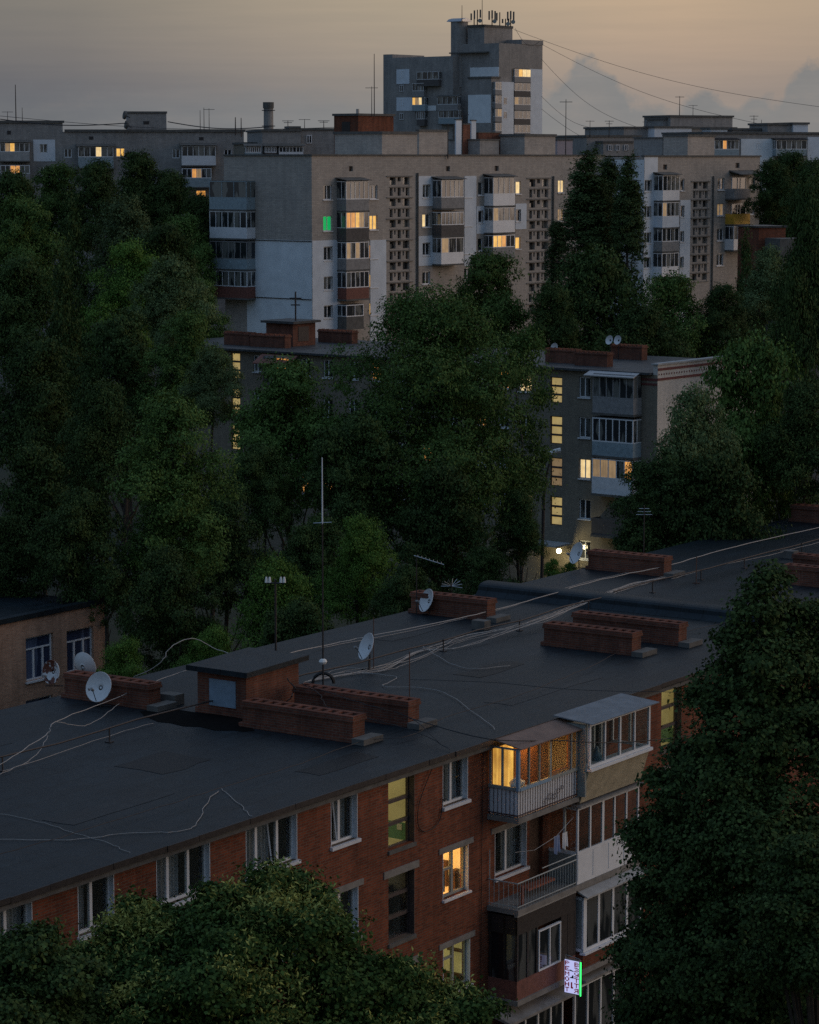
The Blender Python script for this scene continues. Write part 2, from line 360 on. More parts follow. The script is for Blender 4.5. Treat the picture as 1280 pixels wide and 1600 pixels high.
# tops crisp, bodies melting into the haze below
body = mth('MULTIPLY', cm, mth('MULTIPLY_ADD', mth('SUBTRACT', el, edge), 10.0, .95, True))
base = mixc(nt, body, base, ccol)
streaks = noise(nt, stretch(nt, D, 14, 14, 260), 1.0, 5, .6)
base = mixc(nt, 1, base, ramp(nt, streaks, [(.3, (.95, .96, .97)), (.7, (1.04, 1.03, 1.02))]), 'MULTIPLY')
sky = N(nt, 'ShaderNodeTexSky'); sky.sky_type = 'NISHITA'; sky.sun_disc = False; sky.sun_elevation = R(1); sky.sun_rotation = sunaz
sky2 = mixc(nt, 1, sky.outputs[0], (.004, .004, .004), 'MULTIPLY')
base = mixc(nt, 1, base, sky2, 'ADD')
below = mth('LESS_THAN', sp.outputs[2], -.02)
base = mixc(nt, below, base, (.02, .022, .022))
nt.links.new(base, bg.inputs[0]); bg.inputs[1].default_value = 1.0
sl = bpy.data.lights.new('sun', 'SUN'); sl.energy = .58; sl.angle = R(38); sl.color = (1, .78, .63)
so = bpy.data.objects.new('sun', sl); COL.objects.link(so)
from mathutils import Vector
sdir = (math.sin(R(88)) * math.cos(R(9)), math.cos(R(88)) * math.cos(R(9)), math.sin(R(9)))
so.rotation_euler = Vector(sdir).to_track_quat('Z', 'Y').to_euler()
cd = bpy.data.cameras.new('camera'); cd.sensor_fit = 'HORIZONTAL'; cd.sensor_width = 36; cd.lens = FPX / 1280 * 36; cd.clip_end = 6000; cd.clip_start = 1
cam = bpy.data.objects.new('camera', cd); COL.objects.link(cam); cam.location = (0, 0, CAM_H); cam.rotation_euler = (math.pi / 2 - TH, 0, 0); SC.camera = cam
SC.view_settings.view_transform = 'Standard'; SC.view_settings.look = 'None'; SC.view_settings.exposure = 0; SC.view_settings.gamma = 1
try:
    SC.cycles.use_denoising = False; SC.cycles.max_bounces = 6; SC.cycles.transparent_max_bounces = 12; SC.cycles.sample_clamp_indirect = 3
    SC.cycles.caustics_reflective = False; SC.cycles.caustics_refractive = False
except Exception: pass
def lamp(loc, col, power, r=.08, name='lamp_light'):
    l = bpy.data.lights.new(name, 'POINT'); l.energy = power; l.color = col; l.shadow_soft_size = r
    o = bpy.data.objects.new(name, l); COL.objects.link(o); o.location = tuple(loc); return o

# ------------------------------------------------------------------ ground
g = MB(); n = 60
for i in range(n + 1):
    for j in range(n + 1):
        x, y = -900 + 1800 * i / n, -60 + 1900 * j / n
        g.v.append((x, y, -.6 + (.5 * math.sin(x * .013) * math.sin(y * .017) if y > 60 else 0)))
for i in range(n):
    for j in range(n): a = i * (n + 1) + j; g.f.append((a, a + n + 1, a + n + 2, a + 1))
tag(g.build('ground', M['soil'], None, True), kind='structure')

# ------------------------------------------------------------------ window and balcony kits
def win(parent, mp, a0, a1, z0, z1, splits=(.5,), frame='white', pane='pane', inset=.16, fw=.07, transom=None, sill=None, name='window', tr_cols=None):
    W, H = a1 - a0, z1 - z0
    f = MB(mp); p, q = inset - .03, inset + .05
    f.box(a0, a0 + fw, p, q, z0, z1).box(a1 - fw, a1, p, q, z0, z1)
    f.box(a0 + fw, a1 - fw, p, q, z0, z0 + fw).box(a0 + fw, a1 - fw, p, q, z1 - fw, z1)
    for s in splits: f.box(a0 + W * s - fw * .55, a0 + W * s + fw * .55, p - .004, q, z0 + fw, z1 - fw)
    if transom is not None:
        lo, hi = tr_cols or (0, 1)
        f.box(a0 + W * lo + fw, a0 + W * hi - fw, p - .002, q - .01, z0 + H * transom - fw * .45, z0 + H * transom + fw * .45)
    o = f.build(name, M[frame], parent)
    if isinstance(pane, str): pane = [pane] * (len(splits) + 1)
    ed = [0, *splits, 1]
    for i, pm in enumerate(pane):
        x0, x1 = a0 + W * ed[i], a0 + W * ed[i + 1]
        MB(mp).box(x0 + .002, x1 - .002, inset + .015, inset + .035, z0 + .002, z1 - .002).build('lit_pane' if pm.startswith('lit') else 'pane', M[pm], o)
    if sill: MB(mp).box(a0 - .06, a1 + .06, -.1, inset - .035, z0 - .08, z0 - .003).build('sill', M[sill], o)
    return o
def fbal(parent, mp, a0, a1, zs, zp, zt, par, n=5, frame='white', lit={}, depth=1.1, canopy=None, pane='pane_b', side_lo=True, glaz=True, name='balcony', fw=.07, lintel=False):
    """a glazed balcony box; zs slab, zp parapet top, zt glazing top; outward is -d"""
    D = -depth
    o = MB(mp).box(a0 - .05, a1 + .05, D - .05, 0, zs - .15, zs).build(name, M['conc_dark'], parent)
    p = MB(mp)
    p.box(a0, a1, D, D + .06, zs, zp).box(a0, a0 + .06, D + .06, -.01, zs, zp).box(a1 - .06, a1, D + .06, -.01, zs, zp)
    p.build('parapet', M[par], o)
    if glaz:
        f = MB(mp)
        for i in range(n + 1):
            x = a0 + (a1 - a0 - fw) * i / n; f.box(x, x + fw, D, D + .07, zp, zt)
        f.box(a0, a1, D - .003, D + .08, zp - .02, zp + .06).box(a0, a1, D - .003, D + .08, zt - .07, zt)
        for s in (a0, a1 - .07):
            f.box(s, s + .07, D * .5 - .03, D * .5 + .03, zp, zt).box(s + .003, s + .067, D + .08, -.01, zp, zp + .06).box(s + .003, s + .067, D + .08, -.01, zt - .07, zt)
        f.build('glazing_frame', M[frame], o)
        dk = [(a0 + .02, a0 + .04, D + .08, -.01), (a1 - .04, a1 - .02, D + .08, -.01)]
        for i in range(n):
            x0, x1 = a0 + (a1 - a0) * i / n, a0 + (a1 - a0) * (i + 1) / n
            if i in lit: MB(mp).box(x0 + .03, x1 - .03, D + .03, D + .045, zp, zt).build('lit_pane', M[lit[i]], o)
            else: dk.append((x0 + .03, x1 - .03, D + .03, D + .045))
        for q in dk: MB(mp).box(*q, zp, zt).build('pane', M[pane], o)
        MB(mp).box(a0, a1, D + .09, -.01, zt, zt + .05).build('ceiling_slab', M['conc_dark'], o)
    if canopy: MB(mp).prism([(D - .25, zt + .06), (D - .25, zt + .11), (-.01, zt + .36), (-.01, zt + .29)], a0 - .2, a1 + .2).build('canopy', M[canopy], o)
    return o
def block(parent, name, mat, a0, a1, d0, d1, z0, z1, cap=None, capm='conc_dark', ov=.12, capname='roof'):
    o = MB().box(a0, a1, d0, d1, z0, z1).build(name, M[mat], parent)
    if cap: MB().box(a0 - ov, a1 + ov, d0 - ov, d1 + ov, z1, z1 + cap).build(capname, M[capm], o)
    return o
def roofbox(site, parent, v, pxl, pxc, pxr, pyt, z0, name, mat, cap=.18, ov=.12):
    u = site.hit_v(pxc, pyt, v)[0]; z = site.hit_v(pxc, pyt, v)[1]
    u1 = site.hit_v(pxr, pyt, v)[0]; v1 = site.hit_u(pxl, pyt, u)[0]
    return block(parent, name, mat, u, u1, v, v1, z0, z - cap, cap, 'conc_dark', ov)

# ================================================================== FOREGROUND: long red-brick block
F = Site(-9.7223, 62.045, 34.5)
fb = empty('apartment_building', F.O, F.rot, 'long red brick four-storey block with a flat grey felt roof crossing the lower half', 'building')
WV = .25; mpF = on_v(WV); ZR = 10.8
def fhit(px, py, v): return F.hit_v(px, py, v)
near_holes, nears = [], []
def nwin(a0, a1, z0, z1, splits, **k): near_holes.append((a0, a1, z0, z1)); nears.append((a0, a1, z0, z1, splits, k))
row4, row3, row2 = (9.12, 10.45), (6.28, 7.70), (3.38, 4.78)
nwin(-4.6, -2.4, *row4, (.33, .66)); nwin(-.25, 1.38, *row4, (.5,), cur='curtain', cside=(.5, 1))
nwin(3.03, 4.40, *row4, (.47,), cur='curtain', cside=(0, .47)); nwin(6.05, 8.25, *row4, (.28, .66), cur='curtain', cside=(0, .6)); nwin(9.78, 12.07, *row4, (.27, .68), cur='curtain', cside=(0, .65), ajar=.55)
nwin(13.64, 14.92, *row4, (.44,), cur='curtain', cside=(.5, .9), ajar=.32); nwin(19.27, 20.63, *row4, (.46,), cur='curtain', cside=(.45, 1))
nwin(13.64, 14.95, *row3, (.44,)); nwin(9.78, 12.07, *row3, (.27, .68)); nwin(6.05, 8.25, *row3, (.28, .66))
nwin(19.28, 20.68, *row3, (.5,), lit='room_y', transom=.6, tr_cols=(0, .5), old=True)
nwin(19.30, 20.78, 3.34, 4.76, (.5,), lit='room_g', transom=.72, tr_cols=(0, .5), old=True)
nwin(13.64, 14.95, *row2, (.44,)); nwin(22.15, 24.0, 6.3, 7.72, (.45,), cur='curtain', cside=(.5, 1))
stairs = [(16.45, 17.79, 8.40, 10.42, 'top'), (16.45, 17.79, 5.62, 7.60, 'mid'), (16.45, 17.79, 2.75, 4.72, 'low'), (32.53, 33.95, 8.40, 10.44, 'far'), (32.53, 33.95, 5.6, 7.6, 'low')]
holes = near_holes + [s[:4] for s in stairs]
holes += [(24.15, 24.95, 5.6, 7.72), (27.6, 28.5, 8.45, 10.4)]                     # balcony doors
wl = MB(mpF); wl.wall(-12, 85, -.6, 10.62, holes, .30)
wl.quad((-12, 0, -.6), (-12, 14.75, -.6), (-12, 14.75, 10.62), (-12, 0, 10.62)).quad((85, 0, -.6), (85, 14.75, -.6), (85, 14.75, 10.62), (85, 0, 10.62))
wl.quad((-12, 14.75, -.6), (85, 14.75, -.6), (85, 14.75, 10.62), (-12, 14.75, 10.62))
wl.build('wall', M['brick_red'], fb)
rf = MB().box(-12.3, 85.3, -.02, 15.3, 10.64, ZR).build('roof', M['roof'], fb)
ed = MB()                                                                         # ragged tin drip edge along the eave
x = -12.3
while x < 85:
    L = random.uniform(1.2, 2.6); dz = random.uniform(-.025, .02); ed.box(x, min(x + L - .02, 85.3), -.05 + random.uniform(-.02, .02), -.021, 10.66 + dz, 10.815 + dz * .4); x += L
ed.build('drip_edge', M['metal'], rf)
MB().box(-12, 85, .02, WV - .004, 10.50, 10.638).build('cornice', M['conc_dark'], fb)
def curtain_sheet(a0, a1, z0, z1, d, amp=.035, per=.16):
    c = MB(mpF); k = max(8, int((a1 - a0) / per * 6)); n0 = 0
    for i in range(k + 1):
        a = a0 + (a1 - a0) * i / k; dd = d + amp * math.sin(2 * math.pi * (a - a0) / per + .7 * math.sin(a * 5))
        c.v += [c.mp(a, dd, z0), c.mp(a, dd, z1)]
    for i in range(k): c.f.append((2 * i, 2 * i + 2, 2 * i + 3, 2 * i + 1))
    return c
def room_box(a0, a1, d0, d1, z0, z1):
    r = MB(mpF)
    r.quad((a0, d1, z0), (a1, d1, z0), (a1, d1, z1), (a0, d1, z1)).quad((a0, d0, z0), (a0, d1, z0), (a0, d1, z1), (a0, d0, z1))
    r.quad((a1, d0, z0), (a1, d1, z0), (a1, d1, z1), (a1, d0, z1)).quad((a0, d0, z0), (a1, d0, z0), (a1, d1, z0), (a0, d1, z0))
    r.quad((a0, d0, z1), (a1, d0, z1), (a1, d1, z1), (a0, d1, z1)); return r
GW, GC, GS = glow('warm_ceiling_light', (1, .70, .32), 3), glow('cool_ceiling_light', (1, .88, .58), 1.4), glow('stairwell_light', (1, .84, .5), 1.2)
for a0, a1, z0, z1, splits, k in nears:
    ins, fw, W, H = .17, .075, a1 - a0, z1 - z0; old = k.get('old')
    f = MB(mpF); p, q = ins - .03, ins + .045
    f.box(a0, a0 + fw, p, q, z0, z1).box(a1 - fw, a1, p, q, z0, z1).box(a0 + fw, a1 - fw, p, q, z0, z0 + fw).box(a0 + fw, a1 - fw, p, q, z1 - fw, z1)
    for s in splits: f.box(a0 + W * s - .05, a0 + W * s + .05, p - .005, q, z0 + fw, z1 - fw)
    if k.get('transom'):
        c0, c1 = k['tr_cols']; zt = z0 + H * k['transom']; f.box(a0 + W * c0 + fw, a0 + W * c1 - .05, p - .002, q - .004, zt - .035, zt + .035)
    wo = f.build('window', M['grey_paint' if old else 'white'], fb)
    if 'ajar' in k:                                                                # a sash tilted inwards at the top
        s0 = a0 + W * k['ajar']; g_ = MB(mpF); g_.tube([(s0 - .12, ins - .02, z1 - .1), (s0 + .04, ins - .04, z0 + .1)], .028, 4); g_.build('tilted_sash', M['white'], wo)
    MB(mpF).box(a0 + fw, a1 - fw, ins, ins + .012, z0 + fw, z1 - fw).build('pane', M['glass'], wo)
    if z0 > 8 or old or a0 > 13:
        MB(mpF).box(a0 - .05, a1 + .05, -.10, ins - .035, z0 - .10 if not old else z0 - .07, z0 - .003).build('sill', M['whitem'], wo)
    for e0 in (a1 - .022, a0 + .002): MB(mpF).box(e0, e0 + .02, -.004, ins - .032, z0, z1 - .005).build('reveal', M['render'], wo)
    MB(mpF).box(a0 - .22, a1 + .24, -.03, .0, z1 + .01, min(z1 + .19, 10.49 if z1 > 10 else z1 + .19)).build('lintel', M['concrete'], wo)
    rm = room_box(a0 - .35, a1 + .35, .32, 2.3, z0 - .75, z1 + .15)
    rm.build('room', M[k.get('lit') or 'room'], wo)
    if k.get('cur'):
        c0, c1 = k['cside']; curtain_sheet(a0 + W * c0 + .06, a0 + W * c1, z0 + .02, z1, .40).build('curtain', M[k['cur']], wo)
    if k.get('lit'):
        warm = k['lit'] == 'room_y'
        am = (a0 + a1) / 2; MB(mpF).box(am - .45, am + .55, .75, 1.7, z1 + .02, z1 + .10).build('ceiling_glow_panel', GW if warm else GC, wo)
        fu = MB(mpF)
        if warm:
            fu.box(a1 + .02, a1 + .34, .50, .74, z0 - .6, z0 + .34).box(a1 + .06, a1 + .34, .54, .70, z0 + .341, z0 + .5).box(a1 + .22, a1 + .34, .95, 1.5, z0 - .1, z0 + .7)
            curtain_sheet(a0 + .08, a0 + W * .47, z0 + .05, z0 + H * .57, .38, .02, .12).build('curtain', M['curtain'], wo)
        else:
            fu.box(a1 + .16, a1 + .34, .42, .95, z0 + .84, z0 + .90).box(a1 + .2, a1 + .34, .5, 1.3, z0 - .4, z0 + .12)
        fu.build('furniture', M['brown'], wo)
for a0, a1, z0, z1, kind in stairs:
    ins, H = .24, z1 - z0; f = MB(mpF); p, q = ins - .04, ins + .05; fw = .055
    f.box(a0, a0 + fw, p, q, z0, z1).box(a1 - fw, a1, p, q, z0, z1)
    for t in (0, .34, .67, 1): zt = z0 + H * t; hw = .05 if 0 < t < 1 else .035; f.box(a0 + fw, a1 - fw, p - .02, q, max(z0, zt - hw), min(z1, zt + hw))
    wo = f.build('stairwell_window', M['stairframe'], fb)
    MB(mpF).box(a0 + fw, a1 - fw, ins, ins + .012, z0 + .04, z1 - .04).build('pane', M['glass'], wo)
    MB(mpF).box(a1 - .025, a1 - .002, -.003, ins - .045, z0, z1 - .004).build('reveal', M['stairframe'], wo)
    MB(mpF).box(a0 - .25, a1 + .2, -.035, 0, z1 + .005, min(10.495, z1 + .22)).build('lintel', M['concrete'], wo)
    MB(mpF).box(a0 - .03, a1 + .03, -.06, ins - .07, z0 - .12, z0 - .004).build('sill', M['conc_dark'], wo)
    room_box(a0 - .3, a1 + .3, .32, 2.0, z0 - .1, z1 + .1).build('room', M['stair_glow' if kind in ('top', 'far') else 'room'], wo)
    if kind in ('top', 'far'):
        MB(mpF).box(a1 + .26, a1 + .295, .36, 1.95, z0 - .09, z0 + .42).build('dado', M['stair_green'], wo)
        if kind == 'top': MB(mpF).box(a1 + .24, a1 + .258, .62, .80, z0 + .2, z0 + .38).build('notice', M['white'], wo)
        MB(mpF).box(a0, a1, .6, 1.6, z1 + .02, z1 + .08).build('ceiling_glow_panel', GS, wo)
    elif kind == 'mid':
        MB(mpF).box(a0 - .2, a1 + .2, .9, 1.2, z0, z0 + H * .66).build('landing', M['conc_dark'], wo)
        MB(mpF).box(a0, a1, 1.25, 1.9, z1 + .02, z1 + .08).build('ceiling_glow_panel', GS, wo)

# chimneys: rows of flues in low brick stacks
def chimney(u0, u1, v0, v1, h=.62):
    z = ZR + .004
    b = MB().box(u0 - .09, u1 + .09, v0 - .09, v1 + .09, z, z + .13).box(u0, u1, v0, v1, z + .13, z + h)
    b.box(u0 - .05, u1 + .05, v0 - .05, v1 + .05, z + h, z + h + .08)
    nfl = max(4, int((v1 - v0) / .36)); e = (v1 - v0) / nfl
    o = b.build('chimney', M['brick_chim'], fb)
    c = MB(); zz = z + h + .08
    c.box(u0 - .03, u0 + .14, v0 - .03, v1 + .03, zz, zz + .10).box(u1 - .14, u1 + .03, v0 - .03, v1 + .03, zz, zz + .10)
    for i in range(nfl + 1):
        vc = v0 + e * i; c.box(u0 + .141, u1 - .141, max(v0 - .03, vc - .07), min(v1 + .03, vc + .07), zz, zz + .098)
    c.build('flue_cap', M['brick_chim'], o)
    MB().box(u0 - .2, u1 + .2, v0 - .55, v0 - .1, z, z + .18).build('plinth', M['conc_dark'], o)
    return o
for c in ((18.8, 19.42, 3.2, 7.4), (21.6, 22.2, 3.1, 7.5), (36.0, 36.65, 3.4, 7.05), (38.6, 39.2, 2.95, 7.4), (39.1, 39.7, 11.5, 15.0), (52.5, 53.15, 11.3, 15.0), (19.1, 19.7, 11.45, 15.0),
          (71.2, 71.9, 11.0, 14.7), (53.6, 54.2, 3.0, 6.3), (56.5, 57.1, 3.0, 7.3), (2.6, 3.2, 11.4, 14.9), (69, 69.6, 3, 7)): chimney(*c)
# firewall hump across the roof, dressed in felt
fw_ = MB(lambda a, d, z: (d, a, z))
prof = [(43.85, ZR + .003)] + [(44.7 - .62 * math.cos(t), ZR + .20 + .30 * math.sin(t) ** .6) for t in [math.pi * i / 10 for i in range(11)]] + [(45.55, ZR + .003)]
fw_.prism(prof, .05, 15.15).build('firewall', M['roof'], fb)
# roof hatch hut
hut = MB(); u0, u1, v0, v1 = 19.75, 22.5, 8.0, 9.95; zh = ZR + 1.36
hut.box(u0, u1, v0, v1, ZR + .003, zh).box(u0 - .06, u1 + .06, v0 - .06, v1 + .06, ZR + .003, ZR + .17)
ho = hut.build('roof_hut', M['brick_chim'], fb)
MB(lambda a, d, z: (a, d, z + .07 * (a - u0) / 3)).box(u0 - .26, u1 + .24, v0 - .24, v1 + .26, zh + .002, zh + .17).build('hut_roof', M['roof'], ho)
MB().box(u0 - .035, u0 - .001, v0 + .4, v0 + 1.45, ZR + .28, ZR + 1.14).build('door', M['door'], ho)
tp = MB(); k = 26; ring = [(u0 - .75 - .35 * math.sin(i * 2.3) * random.random() + 0, 0) for i in range(k)]
pl = [(u0 - .95 + 1.1 * math.cos(t) * (.75 + .3 * random.random()), v0 + .9 + 2.6 * math.sin(t) * (.75 + .3 * random.random())) for t in [2 * math.pi * i / k for i in range(k)]]
tp.plan(pl, ZR + .004, ZR + .012).build('tar_patch', M['tar'], rf)
for u, v, lu, lv, m_ in ((6.5, 3.4, 4.2, 1.0, 'felt'), (1.2, 6.1, 3.4, 1.0, 'felt_old'), (26.2, 2.2, 5.6, 1.0, 'felt'), (12.4, 5.2, 2.2, 1.9, 'felt_old'), (29.5, 5.6, 3.1, 1.0, 'felt_old'), (48.6, 5.3, 5.2, 1.0, 'felt'), (14.8, 1.5, 3.0, .9, 'felt_old'), (33.6, 12.0, 3.4, 1.0, 'felt'), (8.9, 11.6, 4.0, 1.0, 'felt')):
    q_ = [(u + a_ + random.uniform(-.12, .12), v + b_ + random.uniform(-.08, .08)) for a_, b_ in ((0, 0), (lu * .35, -.04), (lu * .7, .03), (lu, 0), (lu, lv * .5), (lu, lv), (lu * .6, lv + .05), (lu * .3, lv - .04), (0, lv), (-.05, lv * .5))]
    MB().plan(q_, ZR + .003, ZR + .009).build('felt_patch', M[m_], rf)
for u, v, s in ((20.0, 11.1, .3), (37.3, 10.45, .26), (44.2, 4.6, .22), (60, 9.0, .3)):
    MB().box(u, u + s * 1.6, v, v + s * 2.2, ZR + .003, ZR + .34).build('vent_box', M['conc_dark'], fb)

# ---- the two balcony stacks
def bars(mb, a0, a1, d, z0, z1, step=.14, r=.011):
    k = int((a1 - a0) / step)
    for i in range(k + 1): a = a0 + (a1 - a0) * i / k; mb.tube([(a, d, z0), (a, d, z1)], r, 4)
mp0 = on_v(0.0); L0, L1, DB = 21.77, 25.22, -.82
slabz = {4: 8.42, 3: 5.56, 2: 2.70}
# 4th floor, old glazed balcony with the orange light
z = slabz[4]
b4 = MB(mp0).box(L0 - .05, L1 + .03, DB - .06, WV - .002, z - .16, z).build('balcony', M['concrete'], fb)
tag(b4, 'glowing balcony in old wooden glazing over a barred white railing')
pw = MB(mp0).box(L0 + .02, L1, DB + .02, DB + .04, z + .02, 9.28).box(L0 + .02, L0 + .04, DB + .04, WV - .01, z + .02, 9.28); pw.build('white_boards', M['whitem'], b4)
rl = MB(mp0); bars(rl, L0, L1, DB, z, 9.3); rl.box(L0 - .02, L1, DB - .02, DB + .015, 9.27, 9.305).box(L0 - .02, L1, DB - .02, DB + .015, z + .06, z + .09)
mpS = lambda a, d, zz: (L0 + d, a, zz)
r2 = MB(mpS); bars(r2, DB, WV - .05, 0, z, 9.3); rl.v, rl.f = rl.v + r2.v, rl.f + [tuple(i + len(rl.v) for i in q) for q in r2.f]
rl.box(L0 - .02, L0 + .015, DB + .015, WV - .01, 9.27, 9.305).box(L0 - .02, L0 + .015, DB + .015, WV - .01, z + .06, z + .09)
def ringxy(ax, cx, cz, r):                                                          # scrollwork on the railing
    rl.tube([(cx + r * math.cos(t), DB - .03, cz + r * .7 * math.sin(t)) for t in [2 * math.pi * i / 14 for i in range(15)]], .010, 4)
for i, (c, h, r) in enumerate(((23.35, 8.66, .11), (23.6, 8.75, .13), (23.85, 8.7, .11), (24.05, 8.83, .1), (24.3, 8.9, .08))): ringxy(0, c, h, r)
rl.build('railing', M['bar'], b4)
gf = MB(mp0); zt, zb = 10.56, 9.31
for a, wd in ((22.38, .05), (22.98, .05), (23.62, .09), (24.86, .06), (25.16, .06)): gf.box(a - wd / 2, a + wd / 2, DB - .03, DB + .04, zb, zt)
for dd in (-.26, .17): gf.box(L0 - .03, L0 + .03, dd - .03, dd + .03, zb, zt)
gf.box(L0 + .06, L1, DB - .04, DB + .045, zb - .04, zb + .05).box(L0 + .06, L1, DB - .035, DB + .04, zt - .05, zt).box(L0 - .035, L0 + .03, DB + .07, WV - .02, zb - .04, zb + .05).box(L0 - .03, L0 + .03, DB + .07, WV - .02, zt - .05, zt)
gf.build('glazing_frame', M['grey_paint'], b4)
MB(mp0).box(L0 - .04, L0 + .06, DB - .045, DB + .055, zb - .04, zt).box(L0 + .07, 23.6, DB - .06, DB - .042, zb - .06, zb + .03).build('corner_post', M['blue_paint'], b4)
MB(mp0).box(23.7, 24.05, DB - .0, DB + .03, zb + .05, zb + .12).box(23.72, 23.8, DB + .1, DB + .14, zb + .1, zt - .08).box(24.7, 24.79, DB + .02, DB + .06, zb + .1, zt - .08).box(23.8, 24.7, DB + .04, DB + .08, zb + .1, zb + .17).build('open_sash', M['wood'], b4)
for q in [(s0, s1, DB - .002, DB + .006) for s0, s1 in ((L0 + .07, 22.35), (22.41, 22.95), (23.01, 23.57), (24.9, 25.12))] + [(L0 - .004, L0 + .004, DB + .07, -.30), (L0 - .004, L0 + .004, -.23, .13)]:
    MB(mp0).box(*q, zb + .05, zt - .05).build('pane', M['glass'], b4)
MB(mp0).prism([(DB - .18, 10.57), (DB - .18, 10.60), (.0, 10.80), (.0, 10.76)], L0 - .1, L1 + .18).build('canopy', M['canopy_brown'], b4)
MB(mp0).box(23.42, 25.1, .16, .2, 8.5, 10.45).box(L0 + .05, 25.15, DB + .2, .1, 8.43, 8.46).build('inner_boards', plain('pale_pine_boards', (.55, .36, .18), .7, .25, 4), b4)
gb_ = MB(mp0).box(22.9, 24.1, -.45, .1, 10.48, 10.51); gb_.build('ceiling_glow_panel', glow('added_orange_glow', (1, .46, .11), 12), b4)  # unseen glowing panel added under the canopy to spread the orange light
cs = curtain_sheet(L0 + .12, 23.0, 9.0, 10.45, -.10, .03, .17); cs.build('lit_drapes', M['lit_b'], b4)
MB(mp0).box(23.02, 23.4, -.02, .2, 8.5, 10.45).build('door_leaf', M['wood'], b4)
MB(mp0).box(23.5, 24.6, .1, .2, 8.5, 10.45).build('balcony_door', M['wood'], b4)
bag = MB()
bm_c = F.world(22.15, -.55, 9.0)
for i in range(9):
    for j in range(13):
        t, p_ = math.pi * i / 8, 2 * math.pi * j / 12; rr = .24 * (1 + .18 * math.sin(3 * p_ + i) + .1 * math.cos(5 * t))
        bag.v.append((22.2 + rr * 1.3 * math.sin(t) * math.cos(p_), -.5 + rr * .8 * math.sin(t) * math.sin(p_), 9.32 + rr * .9 * math.cos(t)))
for i in range(8):
    for j in range(12): a = i * 13 + j; bag.f.append((a, a + 1, a + 14, a + 13))
def stand(mb, name, mat, label, cat, site=None, smooth=False, group=None):
    """a single-mesh thing modelled in a building's frame"""
    st = site or F; o = mb.build(name, mat, None, smooth); o.location = tuple(st.O); o.rotation_euler = (0, 0, st.rot); return tag(o, label, cat, group)
stand(bag, 'plastic_bag', M['white'], 'crumpled white bag on the ledge inside the orange lit balcony', 'bag', smooth=True)
# 4th floor, white plastic glazing that juts out over a sloped ribbed skirt
a0, a1, dt_, z0, z1 = 25.36, 29.2, -1.2, 9.33, 10.74
b5 = MB(mp0).box(L1 + .08, a1, DB - .02, WV - .002, z - .2, z - .01).build('balcony', M['concrete'], fb)
tag(b5, 'balcony in white glazing that juts out over a sloped beige ribbed skirt')
MB(mp0).prism([(dt_ + .02, 9.24), (DB - .03, 8.17), (DB + .05, 8.17), (dt_ + .12, 9.24)], a0 + .02, a1).build('ribbed_skirt', M['cladding'], b5)
MB(mp0).plan([(a0 - .10, WV - .01), (a0 - .10, dt_ + .1), (a0 - .02, dt_ + .1), (a0 - .02, WV - .01)], z, 10.72).build('side_wall', M['grey_paint'], b5)
MB(mp0).prism([(dt_ - .08, 9.23), (dt_ - .08, 9.32), (dt_ + .5, 9.32), (dt_ + .5, 9.23)], a0 - .02, a1 + .06).build('sill', M['white'], b5)
g5 = MB(mp0)
for i in range(5): a = a0 + (a1 - a0 - .09) * i / 4; wd = .09 if i in (0, 2, 4) else .07; g5.box(a, a + wd, dt_, dt_ + .07, z0, z1)
g5.box(a0, a1, dt_ - .004, dt_ + .075, z0, z0 + .09).box(a0, a1, dt_ - .004, dt_ + .075, z1 - .08, z1)
for dd in (-.5, WV - .1): g5.box(a1 - .08, a1 - .01, dd, dd + .07, z0, z1)
g5.box(a1 - .075, a1 - .012, dt_ + .08, WV - .01, z0, z0 + .08).box(a1 - .075, a1 - .012, dt_ + .08, WV - .01, z1 - .08, z1).build('glazing_frame', M['white'], b5)
for q in ((a0 + .09, a1 - .09, dt_ + .03, dt_ + .04), (a1 - .05, a1 - .04, dt_ + .08, .1)): MB(mp0).box(*q, z0 + .09, z1 - .08).build('pane', M['glass'], b5)
MB(mp0).prism([(dt_ - .22, z1 + .04), (dt_ - .22, z1 + .065), (.02, 10.93), (.02, 10.89)], a0 - .2, a1 + .2).build('canopy', M['canopy_grey'], b5)
MB(mp0).box(27.6, 28.5, .35, .39, 8.45, 10.4).build('balcony_door', M['pane'], b5)
MB(mp0).box(27.56, 27.65, .2, .29, 8.45, 10.4).box(28.45, 28.54, .2, .29, 8.45, 10.4).box(28.0, 28.08, .2, .29, 8.45, 10.4).box(26.0, 27.45, .19, WV - .003, 9.2, 10.5).build('door_frame', M['white'], b5)
MB(mp0).box(26.7, 29.1, -.9, -.1, 9.0, 9.05).build('shelf', M['grey_paint'], b5)
bt = MB().tube([(26.55, -.75, 8.5), (26.55, -.75, 9.5)], .18, 10).tube([(26.55, -.75, 9.5), (26.55, -.75, 9.6), (26.55, -.75, 9.78)], .17, 10, .05)
stand(bt, 'water_bottle', plain('blue_bottle_plastic', (.05, .15, .22), .3, .2, 4), 'dark blue water bottle standing behind the white balcony glazing', 'bottle')
MB(mp0).box(29.3, 30.0, -.02, WV - .003, 8.38, 8.7).build('slab_stub', M['concrete'], fb)
